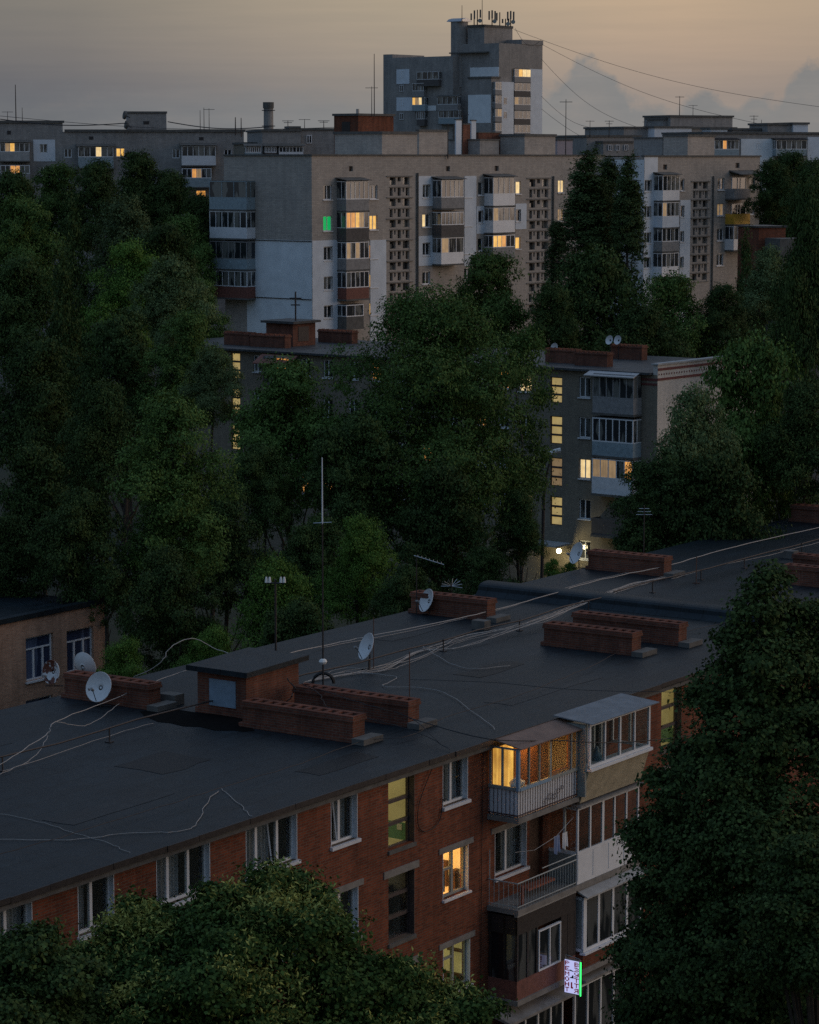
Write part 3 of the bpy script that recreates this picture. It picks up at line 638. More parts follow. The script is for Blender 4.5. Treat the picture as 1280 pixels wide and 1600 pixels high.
# 3rd floor, open balcony with pale bars
z = slabz[3]
b3 = MB(mp0).box(L0 - .05, L1 + .03, DB - .06, WV - .002, z - .16, z).build('balcony', M['concrete'], fb); tag(b3, 'open balcony with thin pale railing bars and washing')
r3 = MB(mp0); bars(r3, L0, L1, DB, z, 6.38, .15, .012); r3.tube([(L0, DB, 6.38), (L1, DB, 6.38)], .022, 5).tube([(L0, DB, z + .08), (L1, DB, z + .08)], .016, 5).tube([(23.2, DB, 6.56), (L1, DB, 6.56)], .018, 5)
rs = MB(mpS); bars(rs, DB + .15, WV - .05, 0, z, 6.38, .15, .012); n0 = len(r3.v); r3.v += rs.v; r3.f += [tuple(i + n0 for i in q) for q in rs.f]
r3.tube([(L0, DB, 6.38), (L0, WV - .02, 6.38)], .022, 5).tube([(L0, DB, z + .08), (L0, WV - .02, z + .08)], .016, 5).tube([(L0, WV - .06, 6.38), (L0, WV - .06, 7.3)], .016, 5)
r3.build('railing', M['rail'], b3)
MB(mpF).box(24.15, 24.95, .12, .2, 5.6, 7.72).build('balcony_door', M['brown'], b3)
MB(mp0).box(22.2, 22.3, DB + .1, DB + .2, z, 6.2).box(23.0, 24.6, -.45, -.1, z + .25, z + .32).build('bench', plain('faded_red_bench', (.3, .09, .05), .7, .2, 4), b3)
cl = MB().tube([(L0, DB + .1, 7.35), (22.9, DB + .1, 7.18), (24.2, DB + .1, 7.35), (L1, DB + .1, 7.75)], .007, 4)
stand(cl, 'clothes_line', M['steel'], 'slack washing line strung across the open third-floor balcony', 'clothes line')
for nm, a, ww, h, m_, lb in (('shirt', 24.05, .34, .62, 'curtain_blue', 'blue shirt hung on the washing line of the open balcony'), ('towel', 24.55, .3, .55, 'whitem', 'pale towel hung on the washing line of the open balcony')):
    t = MB()
    for i in range(9):
        aa = a + ww * i / 8; t.v += [(aa, DB + .1 + .03 * math.sin(i * 1.4), 7.42 - h + .04 * math.cos(i)), (aa, DB + .1 + .01 * math.sin(i), 7.36)]
    for i in range(8): t.f.append((2 * i, 2 * i + 2, 2 * i + 3, 2 * i + 1))
    stand(t, nm, M[m_], lb, 'laundry')
# 3rd floor, white full-height glazing
a0, a1 = 25.3, 29.2; zt = 8.02
b6 = MB(mp0).box(a0 - .02, a1 + .1, DB - .02, WV - .002, z - .2, z - .02).build('balcony', M['concrete'], fb); tag(b6, 'balcony boxed in by full-height white panels and glazing')
g = MB(mp0).box(a0, a1, DB, DB + .05, z - .01, 6.55)
for i in range(5): a = a0 + (a1 - a0) * i / 4; g.box(a - .012 + .04 * (i == 0), a + .012 + .04 * (i == 0), DB - .015, DB - .001, z + .1, 6.5)
g.build('parapet', M['white'], b6)
g = MB(mp0)
for i in range(6):
    a = a0 + (a1 - a0 - .09) * i / 5; g.box(a, a + (.13 if i == 2 else .08), DB - .002, DB + .06, 6.55, zt)
g.box(a0, a1, DB - .006, DB + .07, 6.5, 6.6).box(a0, a1, DB - .006, DB + .07, zt - .08, zt)
g.box(a0 + .004, a0 + .08, -.35, -.28, 6.55, zt).box(a0 + .004, a0 + .076, DB + .07, WV - .01, zt - .08, zt).box(a0 + .004, a0 + .076, DB + .07, WV - .01, 6.5, 6.6)
g.build('glazing_frame', M['white'], b6)
for q in ((a0 + .08, a1 - .08, DB + .02, DB + .03), (a0 + .03, a0 + .04, DB + .07, .2)): MB(mp0).box(*q, 6.6, zt - .08).build('pane', M['glass'], b6)
MB(mp0).prism([(DB - .16, zt + .02), (DB - .16, zt + .06), (DB + .2, zt + .12), (DB + .2, zt + .02)], a0 - .08, a1 + .1).build('canopy', M['steel'], b6)
MB(mp0).box(a0 + .004, a0 + .05, DB + .06, WV - .01, z, 6.5).build('side_panel', M['grey_paint'], b6)
# 2nd floor, dark glazed balcony
z = slabz[2]
b7 = MB(mp0).box(L0 - .05, L1 + .03, DB - .06, WV - .002, z - .16, z).build('balcony', M['concrete'], fb); tag(b7, 'dark wooden balcony with one white two-pane window')
g = MB(mp0).box(L0, L1, DB, DB + .07, z, 3.3).box(L0, L0 + .07, DB + .07, WV - .01, z, 3.3); g.build('parapet', M['red_par'], b7)
g = MB(mp0)
for a in (L0, 22.35, 22.9, 24.35, 24.75, 25.15): g.box(a, a + .08, DB, DB + .07, 3.3, 5.3)
for dd in (-.4, .12): g.box(L0, L0 + .08, dd, dd + .08, 3.3, 5.3)
g.box(L0, L1, DB - .003, DB + .073, 4.75, 5.32).box(L0, L0 + .083, DB + .08, WV - .01, 4.75, 5.32).box(24.4, 25.15, DB + .01, DB + .05, 3.3, 4.75).build('glazing_frame', M['metal'], b7)
for q in ((L0 + .08, 22.9, DB + .03, DB + .04), (L0 + .03, L0 + .04, DB + .08, .1)): MB(mp0).box(*q, 3.3, 4.75).build('pane', M['pane'], b7)
win(b7, on_v(DB + .02), 22.99, 24.3, 3.32, 4.62, (.5,), inset=-.02, sill=None, fw=.05)
MB(mp0).box(L0 - .02, L1, DB - .02, DB + .10, 5.33, 5.395).build('top_rail', M['conc_light'], b7)
# 2nd floor, white glazing
a0, a1, d2 = 25.5, 29.2, -.95
b8 = MB(mp0).box(a0 - .1, a1 + .1, d2 - .02, WV - .002, 2.6, 2.78).build('balcony', M['concrete'], fb); tag(b8, 'balcony with wide white three-pane glazing above a dark wall')
MB(mp0).box(a0, a1, d2 + .02, d2 + .1, 2.78, 3.24).box(a0, a0 + .08, d2 + .1, WV - .01, 2.78, 3.24).build('parapet', M['brick_red'], b8)
MB(mp0).box(a0 - .05, a1 + .1, d2 - .1, d2 + .1, 3.24, 3.31).build('sill', M['whitem'], b8)
g = MB(mp0)
for i in range(5): a = a0 + (a1 - a0 - .1) * i / 4; g.box(a, a + (.2 if i == 0 else .12), d2, d2 + .07, 3.32, 5.1)
g.box(a0, a1, d2 - .004, d2 + .075, 3.32, 3.42).box(a0, a1, d2 - .004, d2 + .075, 5.0, 5.1).box(a0 + .004, a0 + .08, d2 + .08, WV - .01, 3.32, 3.42).box(a0 + .004, a0 + .08, d2 + .08, WV - .01, 5.0, 5.1).build('glazing_frame', M['white'], b8)
MB(mp0).box(a0 + .1, a1 - .1, d2 + .025, d2 + .035, 3.42, 5.0).build('pane', M['pane'], b8)
MB(mp0).box(a0 + .004, a0 + .06, d2 + .09, WV - .01, 3.43, 4.99).build('side_panel', M['grey_paint'], b8)
MB(mp0).prism([(d2 - .2, 5.12), (d2 - .2, 5.16), (DB + .1, 5.34), (DB + .1, 5.28)], a0 - .1, a1 + .2).build('canopy', M['conc_light'], b8)
# ground floor: shop front under pale canopies
sh = MB(mp0).prism([(-1.0, 2.08), (-1.0, 2.16), (WV - .01, 2.5), (WV - .01, 2.4)], L0 - .6, 25.1).build('shop_canopy', M['concrete'], fb)
s2 = MB(mp0).prism([(-1.0, 2.28), (-1.0, 2.36), (WV - .01, 2.58), (WV - .01, 2.5)], 25.6, 31.0).build('shop_canopy', M['concrete'], fb)
for x0, x1 in ((22.0, 25.0), (25.7, 29.0)):
    win(fb, on_v(-.55), x0, x1, -.3, 2.02, (.25, .5, .75), inset=.05, name='shop_window')
    MB(mp0).box(x0, x1, -.45, WV - .004, -.6, -.31).build('shop_base', M['conc_dark'], fb)
# ---- the lit shoe-repair sign, standing out from the wall
US = 24.25
vA, zA = F.hit_u(884, 1498, US); vB, zB = F.hit_u(906, 1554, US)
v_out, v_in = min(vA, vB), max(vA, vB)
sg = empty('shop_sign', F.world(US, (v_out + v_in) / 2, zB), F.rot, 'lit white shoe repair sign with red upright letters and a green neon edge', 'sign')
sw, shh = v_in - v_out, zA - zB
def sgp(b): b.mp = lambda a, d, z_: (d, (a - .5) * sw, z_ * shh); return b          # a: 0 out .. 1 at wall
sgp(MB()).box(0, 1, -.05, .05, 0, 1).build('sign_box', glow('lit_sign_panel', (.52, .54, .90), .9), sg)
fr = sgp(MB()); fr.box(-.03, 0, -.055, .055, -.02, 1.02).box(1, 1.03, -.055, .055, -.02, 1.02).box(0, 1, -.055, .055, -.02, 0).box(0, 1, -.055, .055, 1, 1.02); fr.build('frame', M['steel'], sg)
sgp(MB()).box(-.075, -.045, -.02, .02, -.05, .97).build('neon_tube', glow('green_neon', (.04, 1.0, .16), 2.2), sg)
br_ = MB(); br_.tube([(0, sw * .5, shh * 1.02), (0, sw * .5, shh * 1.12), (0, -sw * .5, shh * 1.06)], .015, 5); br_.build('bracket', M['steel'], sg)
GLYPH = {'Р': '1110 1001 1110 1000 1000', 'Е': '1111 1000 1110 1000 1111', 'М': '10001 11011 10101 10001 10001', 'О': '0110 1001 1001 1001 0110', 'Н': '1001 1001 1111 1001 1001',
         'Т': '11111 00100 00100 00100 00100', 'В': '1110 1001 1110 1001 1110', 'З': '1110 0001 0110 0001 1110', 'У': '1001 1001 0111 0001 1110', 'Я': '0111 1001 0111 0101 1001'}
def letters(word, a, height, col, top=.93, step=.145):
    """upright letters cut from strips, read from the street side (-u face)"""
    for i, ch in enumerate(word):
        rows_ = GLYPH[ch].split(); b = MB(); px_ = height / 5; wpx = .158 / len(rows_[0]); half = len(rows_[0]) / 2; zc = (top - step * i) * shh; yc = (a - .5) * sw
        for r_, row in enumerate(rows_):
            c0 = None
            for c_, bit in enumerate(row + '0'):                                  # one strip for each run of cells
                if bit == '1' and c0 is None: c0 = c_
                if bit == '0' and c0 is not None:
                    b.box(-.0565, -.0515, yc - (c_ - half) * wpx, yc - (c0 - half) * wpx, zc - (r_ + 1) * px_, zc - r_ * px_); c0 = None
        b.build('letter', col, sg)
lred = glow('red_backlit_lettering', (.17, .002, .006), .6, False)
letters('РЕМОНТ', .825, .142, lred, .965, .159); letters('ВЗУТТЯ', .175, .142, lred, .96, .159)
shoe = sgp(MB())
for a_, z_, s_, m_ in ((.52, .66, .2, 0), (.5, .46, .2, 1)):
    pr = [(-.5, 0), (.5, 0), (.5, .12), (.1, .2), (-.2, .55), (-.45, .5)] if m_ else [(-.6, 0), (.55, .1), (.5, .3), (.1, .28), (-.5, .12)]
    n0 = len(shoe.v)
    for d_ in (-.057, -.052): shoe.v += [shoe.mp(a_ + x_ * s_ * 1.3, d_, z_ + y_ * s_ * .9) for x_, y_ in pr]
    kk = len(pr); shoe.f += [tuple(n0 + i for i in range(kk)), tuple(n0 + kk + i for i in range(kk))] + [(n0 + i, n0 + (i + 1) % kk, n0 + kk + (i + 1) % kk, n0 + kk + i) for i in range(kk)]
shoe.build('shoe_emblem', plain('grey_shoe_print', (.06, .06, .10), .5, .1, 4), sg)
bt_ = sgp(MB()); bt_.box(.46, .56, -.057, -.052, .18, .34).box(.40, .56, -.0575, -.0525, .15, .20).build('boot_emblem', lred, sg)

# ================================================================== roof equipment of the brick block
def at_z(px, py, z):
    d = ray(px, py); t = (z - CAM_H) / d[2]; p = d * t; p[2] += CAM_H; return p
def dish(px, py, Dm, yaw, pole, label, mat='dish', tilt=22, lnb=True):
    """px, py: centre of the bowl in the survey photo; pole: length below the bowl"""
    z = ZR + pole; c = at_z(px, py, z)
    root = empty('satellite_dish', (c[0], c[1], ZR), 0, label, 'satellite dish', 'satellite dishes on the roofs')
    r = Dm / 2; b = MB(); rings, seg = 6, 24; fdep = .16 * Dm
    for side in (0, .02):
        n0 = len(b.v); b.v.append((0, -side, 0))
        for i in range(1, rings + 1):
            for k in range(seg):
                a = 2 * math.pi * k / seg; q = i / rings; b.v.append((r * q * math.cos(a) * .93, -fdep * q * q - side, r * q * math.sin(a)))
        for k in range(seg): b.f.append((n0, n0 + 1 + k, n0 + 1 + (k + 1) % seg))
        for i in range(rings - 1):
            for k in range(seg):
                p, q = n0 + 1 + i * seg + k, n0 + 1 + i * seg + (k + 1) % seg; b.f.append((p, q, q + seg, p + seg))
    o = b.build('dish', M[mat], root, True); o.location = (0, 0, pole); o.rotation_euler = (R(-tilt), 0, R(yaw))
    rim = MB().tube([(r * .93 * math.cos(t), -fdep - .01, r * math.sin(t)) for t in [2 * math.pi * i / 24 for i in range(25)]], .012, 5); rim.build('rim', M[mat], o)
    if lnb:
        ar = MB().tube([(0, -fdep * .9, -r * .95), (0, -Dm * .5, -r * .35)], .014, 5); ar.build('arm', M['metal'], o)
        MB().tube([(0, -Dm * .46, -r * .36), (0, -Dm * .6, -r * .30)], .045, 8).tube([(-.14, -Dm * .46, -r * .36), (-.12, -Dm * .56, -r * .3)], .03, 6).build('receiver', M['grey_par'], o)
    MB().tube([(0, .06, .003), (0, .06, pole + .1)], .025, 6).tube([(-.3, .06, .02), (.3, .06, .02)], .02, 5).tube([(0, -.2, .02), (0, .06, .3)], .015, 5).build('mast', M['metal'], root)
    return root
dish(158, 1075, .98, -25, .62, 'large grey dish in front of the left brick chimney, facing the street')
dish(129, 1042, .9, 150, .85, 'grey dish turned away behind the left brick chimney', lnb=False, tilt=15)
dish(84, 1050, .8, -35, .5, 'dish with peeling rust-red paint on the left end of the roof', 'dish_rust', 8)
dish(578, 1012, .95, -62, .78, 'pale dish standing alone in the middle of the roof on a thin pole')
dish(671, 940, .92, -60, .52, 'white dish beside the far-edge chimney near the middle of the roof')
dish(905, 866, .95, -62, .62, 'white dish at the end of the chimney beyond the roof firewall')
# tall whip mast with a white upper half, standing behind the second chimney
def mast(name, px, py_base, py_top, zb, label, cat, parts, r=.03, group=None):
    c = at_z(px, py_base, zb); Y = c[1]; zt = at_y(px, py_top, Y)[2]
    root = empty(name, c, 0, label, cat, group); parts(root, zt - zb, r); return root
def whip(root, H, r):
    MB().tube([(0, 0, 0), (0, 0, H * .72)], r, 6, r * .8).tube([(-.22, 0, .05), (.22, 0, .05)], .03, 5).build('lower_pole', M['metal'], root)
    MB().tube([(0, 0, H * .72), (0, 0, H)], r * .85, 6, r * .6).build('upper_pole', M['whitem'], root)
    MB().tube([(-.3, 0, H * .72), (.3, 0, H * .72 + .03)], .015, 5).tube([(0, -.25, H * .72), (0, .25, H * .72)], .015, 5).build('spreader', M['steel'], root)
    s = MB()
    for i in range(5):
        for k in range(8):
            t, p = math.pi * i / 4, 2 * math.pi * k / 8; s.v.append((.14 * math.sin(t) * math.cos(p), .14 * math.sin(t) * math.sin(p), .95 + .11 * math.cos(t)))
    for i in range(4):
        for k in range(8): s.f.append((i * 8 + k, i * 8 + (k + 1) % 8, (i + 1) * 8 + (k + 1) % 8, (i + 1) * 8 + k))
    s.build('isolator_ball', M['ceramic'], root)
    MB().tube([(.35 * math.cos(t), .2, .18 + .35 * math.sin(t)) for t in [math.pi * i / 10 for i in range(11)]], .06, 6).build('tyre_base', M['cable_k'], root)
mast('antenna_mast', 505, 1078, 715, ZR, 'very tall thin mast with a white upper half rising above the roof', 'antenna', whip, .034)
def insul(root, H, r):
    MB().tube([(0, 0, 0), (0, 0, H)], r * 1.3, 7).build('pole', M['metal'], root)
    MB().tube([(-.34, 0, H - .14), (.34, 0, H - .14)], .03, 5).build('crossarm', M['metal'], root)
    for x in (-.32, -.2, .2, .32):
        MB().tube([(x, 0, H - .12), (x, 0, H - .03), (x, 0, H + .03), (x, 0, H + .08)], .06, 8, .03).build('insulator', M['ceramic'], root)
mast('wire_post', 431, 1016, 905, ZR, 'dark post with four white insulators on its crossarm at the roof edge', 'utility post', insul, .03)
def yagi(root, H, r):
    MB().tube([(0, 0, 0), (0, 0, H)], r * .8, 6).build('pole', M['metal'], root)
    b = MB().tube([(-.1, 0, H), (1.05, -.1, H - .34)], .018, 5)
    for i in range(7): x = .05 + .15 * i; b.tube([(x, -.22, H - .3 * x), (x, .22, H - .3 * x)], .011, 4)
    b.build('aerial', M['steel'], root)
mast('television_aerial', 651, 960, 868, ZR, 'television aerial pointing right above the far edge of the roof', 'antenna', yagi, .03)
def dipole(root, H, r):
    MB().tube([(0, 0, 0), (0, 0, H)], r, 6).build('pole', M['metal'], root)
    b = MB()
    for i, hh in enumerate((.82, .88, .94)): b.tube([(-.35 + .06 * i, 0, H * hh), (.35 - .06 * i, 0, H * hh)], .014, 4)
    b.build('aerial', M['steel'], root)
mast('television_aerial', 1006, 868, 790, ZR, 'comb-shaped aerial behind the roof edge before the dark right tree', 'antenna', dipole, .03)
def starry(root, H, r):
    MB().tube([(0, 0, 0), (0, 0, H)], r, 6).build('pole', M['metal'], root); b = MB()
    for i in range(9):
        a = -.2 + i * .42; b.tube([(0, 0, H * .9), (.42 * math.cos(a), .2 * math.sin(2 * a), H * .9 + .42 * math.sin(a) * .7)], .010, 4)
    b.build('aerial', M['steel'], root)
mast('television_aerial', 706, 950, 912, ZR, 'tangled spiky aerial beside the far-edge chimney', 'antenna', starry, .02)
def rod(root, H, r): MB().tube([(0, 0, 0), (0, 0, H)], r, 6).tube([(-.15, 0, .02), (.15, 0, .02)], .025, 5).build('pole', M['rust'], root)
mast('iron_rod', 640, 1104, 1018, ZR, 'thin iron rod standing at the end of the second chimney stack', 'pole', rod, .02)
mast('iron_rod', 584, 1048, 965, ZR, 'rusty rod carrying cables behind the lone pale dish', 'pole', rod, .018)
mast('iron_rod', 1088, 912, 870, ZR, 'short rod on the roof beyond the firewall', 'pole', rod, .022)
# a long pipe rail on posts along the ridge
def rail_pipe(u0, u1, v, posts, label, sag=.05):
    b = empty('pipe_rail', F.world(u0, v, ZR), F.rot, label, 'pipe rail', 'pipe rails along the roof ridge'); p = MB(); k = 14
    p.tube([((u1 - u0) * i / k, .05 * math.sin(i * 1.1), .46 + .03 * math.sin(i * 1.7) - sag * math.sin(math.pi * i / k)) for i in range(k + 1)], .028, 6); p.build('pipe', M['metal'], b)
    for u in posts: MB().tube([(u - u0, .0, .003), (u - u0, 0, .44)], .026, 5).box(u - u0 - .1, u - u0 + .1, -.1, .1, .003, .03).build('post', M['metal'], b)
rail_pipe(-6, 19.7, 9.3, (-2, 4, 10.05, 14.72), 'rusty pipe rail left of the hatch hut')
rail_pipe(23.2, 44.0, 9.35, (28.3, 32.9, 38.0, 43), 'rusty pipe rail between the hatch hut and the firewall')
rail_pipe(45.4, 82, 9.6, (48.5, 52.6, 56.5, 62, 68, 75), 'rusty pipe rail beyond the firewall')

def smooth(P, sub=6):
    P = [np.array(p, float) for p in P]; out = []
    for i in range(len(P) - 1):
        a, b, c, d = P[max(i - 1, 0)], P[i], P[i + 1], P[min(i + 2, len(P) - 1)]
        for k in range(sub):
            t = k / sub; out.append(.5 * (2 * b + (c - a) * t + (2 * a - 5 * b + 4 * c - d) * t * t + (3 * b - a - 3 * c + d) * t ** 3))
    out.append(P[-1]); return out
def cable(path, label, mat='cable_w', r=.012, name='cable', lift=.05, group='cables strewn over the roof'):
    """path: (px, py[, height above the felt]) on the roof"""
    P = [at_z(p[0], p[1], ZR + (p[2] if len(p) > 2 else lift)) for p in path]; P = smooth(P); P = [q + np.array([random.gauss(0, .025), random.gauss(0, .025), abs(random.gauss(0, .008))]) for q in P]; o0 = P[0].copy()
    b = MB().tube([tuple(q - o0) for q in P], r * .72, 5); o = b.build(name, M[mat]); o.location = tuple(o0)
    return tag(o, label, 'cable', group)
cable([(445, 1022, .3), (520, 1006), (600, 990, .2), (690, 972, .3), (770, 954, .35), (850, 932, .4), (930, 908, .45), (985, 896, .4), (1050, 882, .35), (1150, 854, .4), (1290, 822, .4)], 'thick pale cable bundle running the whole roof beside the far chimneys', r=.026, name='cable_bundle')
cable([(500, 1012, .2), (610, 992), (700, 972), (800, 948), (900, 914), (1000, 890)], 'thin pale cable clinging to the thick bundle', r=.014)
for i in range(7):
    j = [random.uniform(-9, 9) for _ in range(8)]
    lab = ('grey cable lying uppermost in the tangle by the ridge rail', 'pale cable looping low in the tangle by the ridge rail', 'slack pale cable near the lone dish in the ridge tangle', 'pale cable crossing the ridge tangle at mid roof', 'pale cable on the near side of the ridge tangle', 'thin grey cable wandering through the ridge tangle', 'pale cable on the far side of the ridge tangle')[i]
    cable([(474 + i * 3, 1066 - i), (540, 1052 + j[0]), (600, 1040 + j[1] * .9), (655, 1024 + j[2] * .9), (720, 1003 + j[3]), (800, 984 + j[4] * .8, .2), (860, 966 + j[5] * .7, .3), (920, 938 + j[6] * .6, .2), (985, 915 + j[7] * .5), (1040, 903 + j[0] * .3)], lab, r=.011 + .003 * (i % 3))
cable([(660, 1010, .1), (700, 1035), (740, 1045), (800, 1040)], 'pale cable curling off the tangle toward the near eave', r=.012)
cable([(560, 1052), (620, 1058), (600, 1072), (660, 1075), (700, 1085), (735, 1110), (775, 1140)], 'pale cable winding from the tangle to the lit balcony', r=.012)
cable([(1050, 905, .3), (1120, 885, .35), (1200, 868, .3), (1290, 845, .35)], 'pale cable pair along the ridge rail beyond the firewall', r=.014)
cable([(0, 1195, .4), (70, 1150, .8), (88, 1128, 1.0), (180, 1092, .5), (250, 1062, .4), (300, 1045, .6)], 'white cable drooping from the hut past the left dish', r=.016)
cable([(88, 1128, 1.0), (130, 1134, .6), (160, 1120, .4), (185, 1100, .3)], 'white cable loop hanging beside the left dish', r=.012)
cable([(88, 1128, 1.0), (75, 1150, .4), (50, 1185, .1), (0, 1210)], 'white cable dropping to the felt at the left edge', r=.012)
cable([(5, 1205), (90, 1178), (170, 1150), (240, 1130)], 'pale cable lying beside the left pipe rail', r=.012)
cable([(206, 1060, .4), (245, 1040, 1.2), (268, 1012, 1.8), (300, 998, 2.0), (340, 1015, 1.6), (385, 1030, 1.5)], 'white cable arching over the back of the hatch hut', r=.018)
cable([(-10, 1312), (110, 1312), (200, 1302), (270, 1300), (305, 1290), (320, 1260), (340, 1236)], 'thin white cable meandering over the near left roof', r=.012, lift=.02)
cable([(345, 1232), (375, 1258), (392, 1276)], 'short white cable from the beaded line to the eave', r=.011, lift=.02)
cable([(-10, 1270), (60, 1284), (120, 1303), (170, 1318), (205, 1333)], 'faint cable ending in a curl at the near eave', r=.009, lift=.02)
cable([(-10, 1338), (115, 1302), (270, 1255), (345, 1231), (470, 1193), (567, 1158), (640, 1150), (700, 1120), (800, 1090), (900, 1052), (1005, 1003), (1140, 972)], 'twisted thin line with glints along the near side of the roof', 'metal', .014, lift=.12)
cable([(480, 1072, .9), (560, 1098, 1.0), (640, 1122, .6), (690, 1165, .1)], 'black cable slung from the hut over both chimney stacks', 'cable_k', .018)
cable([(470, 1068, 1.0), (500, 1085, .8), (520, 1108, .6), (640, 1140, .3), (705, 1172, .05)], 'black cable drooping between the two chimney stacks', 'cable_k', .016)
cable([(450, 1060, 1.3), (462, 1080, .9), (445, 1100, .5)], 'knot of black cable on the side of the hatch hut', 'cable_k', .03)
cable([(640, 1062), (760, 1066, .2), (900, 1078, .3), (1060, 1082, .3)], 'long black cable across the middle of the roof toward the right tree', 'cable_k', .012, lift=.2)
# cable hanging in front of the balconies
def air_cable(P, label, mat='cable_k', r=.016, group=None, name='cable'):
    P = smooth(P); o0 = P[0].copy(); o = MB().tube([tuple(q - o0) for q in P], r, 5).build(name, M[mat]); o.location = tuple(o0); return tag(o, label, 'cable', group)
air_cable([at_z(640, 1122, ZR + .5), F.world(21.0, -.2, 10.95), F.world(24.0, -1.0, 10.45), F.world(26.5, -1.5, 10.0), F.world(31.0, -1.9, 9.5), F.world(36, -2.0, 9.35)], 'black cable slung in front of the two top balconies')
air_cable([F.world(18.7, .16, 10.6), F.world(18.0, .2, 9.6), F.world(17.9, .2, 8.9), F.world(18.3, .2, 8.6), F.world(19.0, .2, 8.75), F.world(19.2, .2, 9.4)], 'black cable looping down the brick wall beside the stairwell window', r=.014)
air_cable([F.world(21.4, .2, 10.5), F.world(21.35, .21, 7), F.world(21.3, .2, 3)], 'thin cable running down the brick wall beside the balconies', 'cable_k', .011)

# ================================================================== nine-storey block behind the trees
p = at_y(487, 243, 247); A = Site(p[0], p[1], 39.5)
ab = empty('apartment_block', A.O, A.rot, 'long nine-storey pale brick block with perforated stair screens across the middle', 'building')
ZA = 28.4
def ua(px, v=0): return A.hit_v(px, 300, v)[0]
def za(px, py, v=0): return A.hit_v(px, py, v)[1]
UB, VB = 46.0, -5.0                                  # where the second section steps forward
def rect(px0, px1, py0, py1, v=0): m = (px0 + px1) / 2; return ua(px0, v), ua(px1, v), za(m, py1, v), za(m, py0, v)
wa, wb = [], []                                      # windows of both sections: rect, splits, pane
def W(dst, px0, px1, rows, v=0, sp=(.5,), lit={}):
    for i, (y0, y1) in enumerate(rows): dst.append((rect(px0, px1, y0, y1, v), sp, lit.get(i, 'pane' if (i + px0) % 2 else 'pane_b')))
W(wa, 505, 519, [(289, 312), (337, 361), (385, 407), (432, 453), (477, 497)], lit={1: ('lit_green', 'lit_green')})
W(wa, 577.5, 590, [(289, 311), (336, 359), (382, 404), (428, 449), (473, 492)], lit={1: 'lit_y', 2: 'lit_o', 3: 'lit_y', 4: 'lit_y'})
W(wa, 660, 672.5, [(288, 309), (334, 355), (379, 399), (424, 444)], lit={1: ('lit_p', 'pane')})
W(wa, 725.5, 737.5, [(288, 308), (333, 353), (376, 396), (418, 438)], lit={1: ('lit_dim', 'pane')})
W(wa, 747, 755, [(284, 305), (329, 348), (372, 392), (414, 434)], sp=())
W(wa, 806, 814, [(283, 303), (327, 346), (370, 389)], sp=(), lit={0: 'lit_p', 2: 'lit_y'})
W(wa, 872, 882, [(281, 301), (326, 345)], lit={0: 'lit_p', 1: 'lit_dim'})
scr_a = [rect(609, 640, 275, 490), rect(827.5, 857, 278, 490)]
scr_b = [rect(1083.5, 1106.5, 283, 440, VB)]
W(wb, 1007, 1018, [(281, 299), (322, 340), (363, 380), (402, 419)], VB)
W(wb, 1063.5, 1069.5, [(279, 298), (321, 339), (361, 378), (401, 418)], VB, sp=())
W(wb, 1121.5, 1132, [(278, 297), (318, 337), (357, 376), (396, 415)], VB, lit={1: ('lit_dim', 'lit_dim')})
W(wb, 1171, 1180, [(277, 296), (316, 335)], VB, sp=())
vents = [rect(a - 3.2, a + 3.2, b - 4, b + 4, v) for a, b, v in ((548.5, 263.5, 0), (700, 263.5, 0), (776, 263, 0), (1039, 261, VB), (1152, 258.5, VB))]
mpA, mpB = on_v(0), on_v(VB)
uE = ua(1187, VB); vL = A.hit_u(350, 250, 0)[0]
wl = MB(mpA).wall(0, UB, -.6, ZA, [x[0] for x in wa] + scr_a + vents[:3], .3)
wl.quad((0, 0, -.6), (0, vL, -.6), (0, vL, ZA), (0, 0, ZA)).quad((0, vL, -.6), (uE, vL, -.6), (uE, vL, ZA), (0, vL, ZA)).quad((0, 0, ZA), (uE, VB if 0 else 0, ZA), (uE, vL, ZA), (0, vL, ZA))
wb_ = MB(mpB).wall(UB, uE, -.6, ZA - .1, [x[0] for x in wb] + scr_b + vents[3:], .3)
wb_.quad((UB, 0, -.6), (UB, -VB, -.6), (UB, -VB, ZA - .1), (UB, 0, ZA - .1)).quad((uE, 0, -.6), (uE, vL - VB, -.6), (uE, vL - VB, ZA - .1), (uE, 0, ZA - .1)).quad((UB, 0, ZA - .1), (uE, 0, ZA - .1), (uE, -VB, ZA - .1), (UB, -VB, ZA - .1))
wo_a = wl.build('wall', M['brick_beige'], ab); wo_b = wb_.build('wall', M['brick_beige'], ab)
MB(mpA).box(-.12, UB - .12, -.12, .25, ZA, ZA + .14).box(-.12, .25, .25, vL, ZA, ZA + .14).build('parapet_coping', M['conc_dark'], wo_a)
MB(mpB).box(UB - .12, uE + .12, -.12, .25, ZA - .1, ZA + .06).build('parapet_coping', M['conc_dark'], wo_b)
for src, mp in ((wa, mpA), (wb, mpB)):
    for (a0, a1, z0, z1), sp_, pn in src:
        if isinstance(pn, tuple): pn = list(pn)
        if isinstance(pn, str) and pn.startswith('lit'): pn = [pn] * (len(sp_) + 1)
        win(ab, mp, a0, a1, z0, z1, sp_, pane=pn, inset=.14, fw=.08, sill='whitem')
for i, v_ in enumerate(vents): MB(mpA if i < 3 else mpB).box(v_[0], v_[1], .2, .26, v_[2], v_[3]).build('attic_vent', M['metal'], ab)
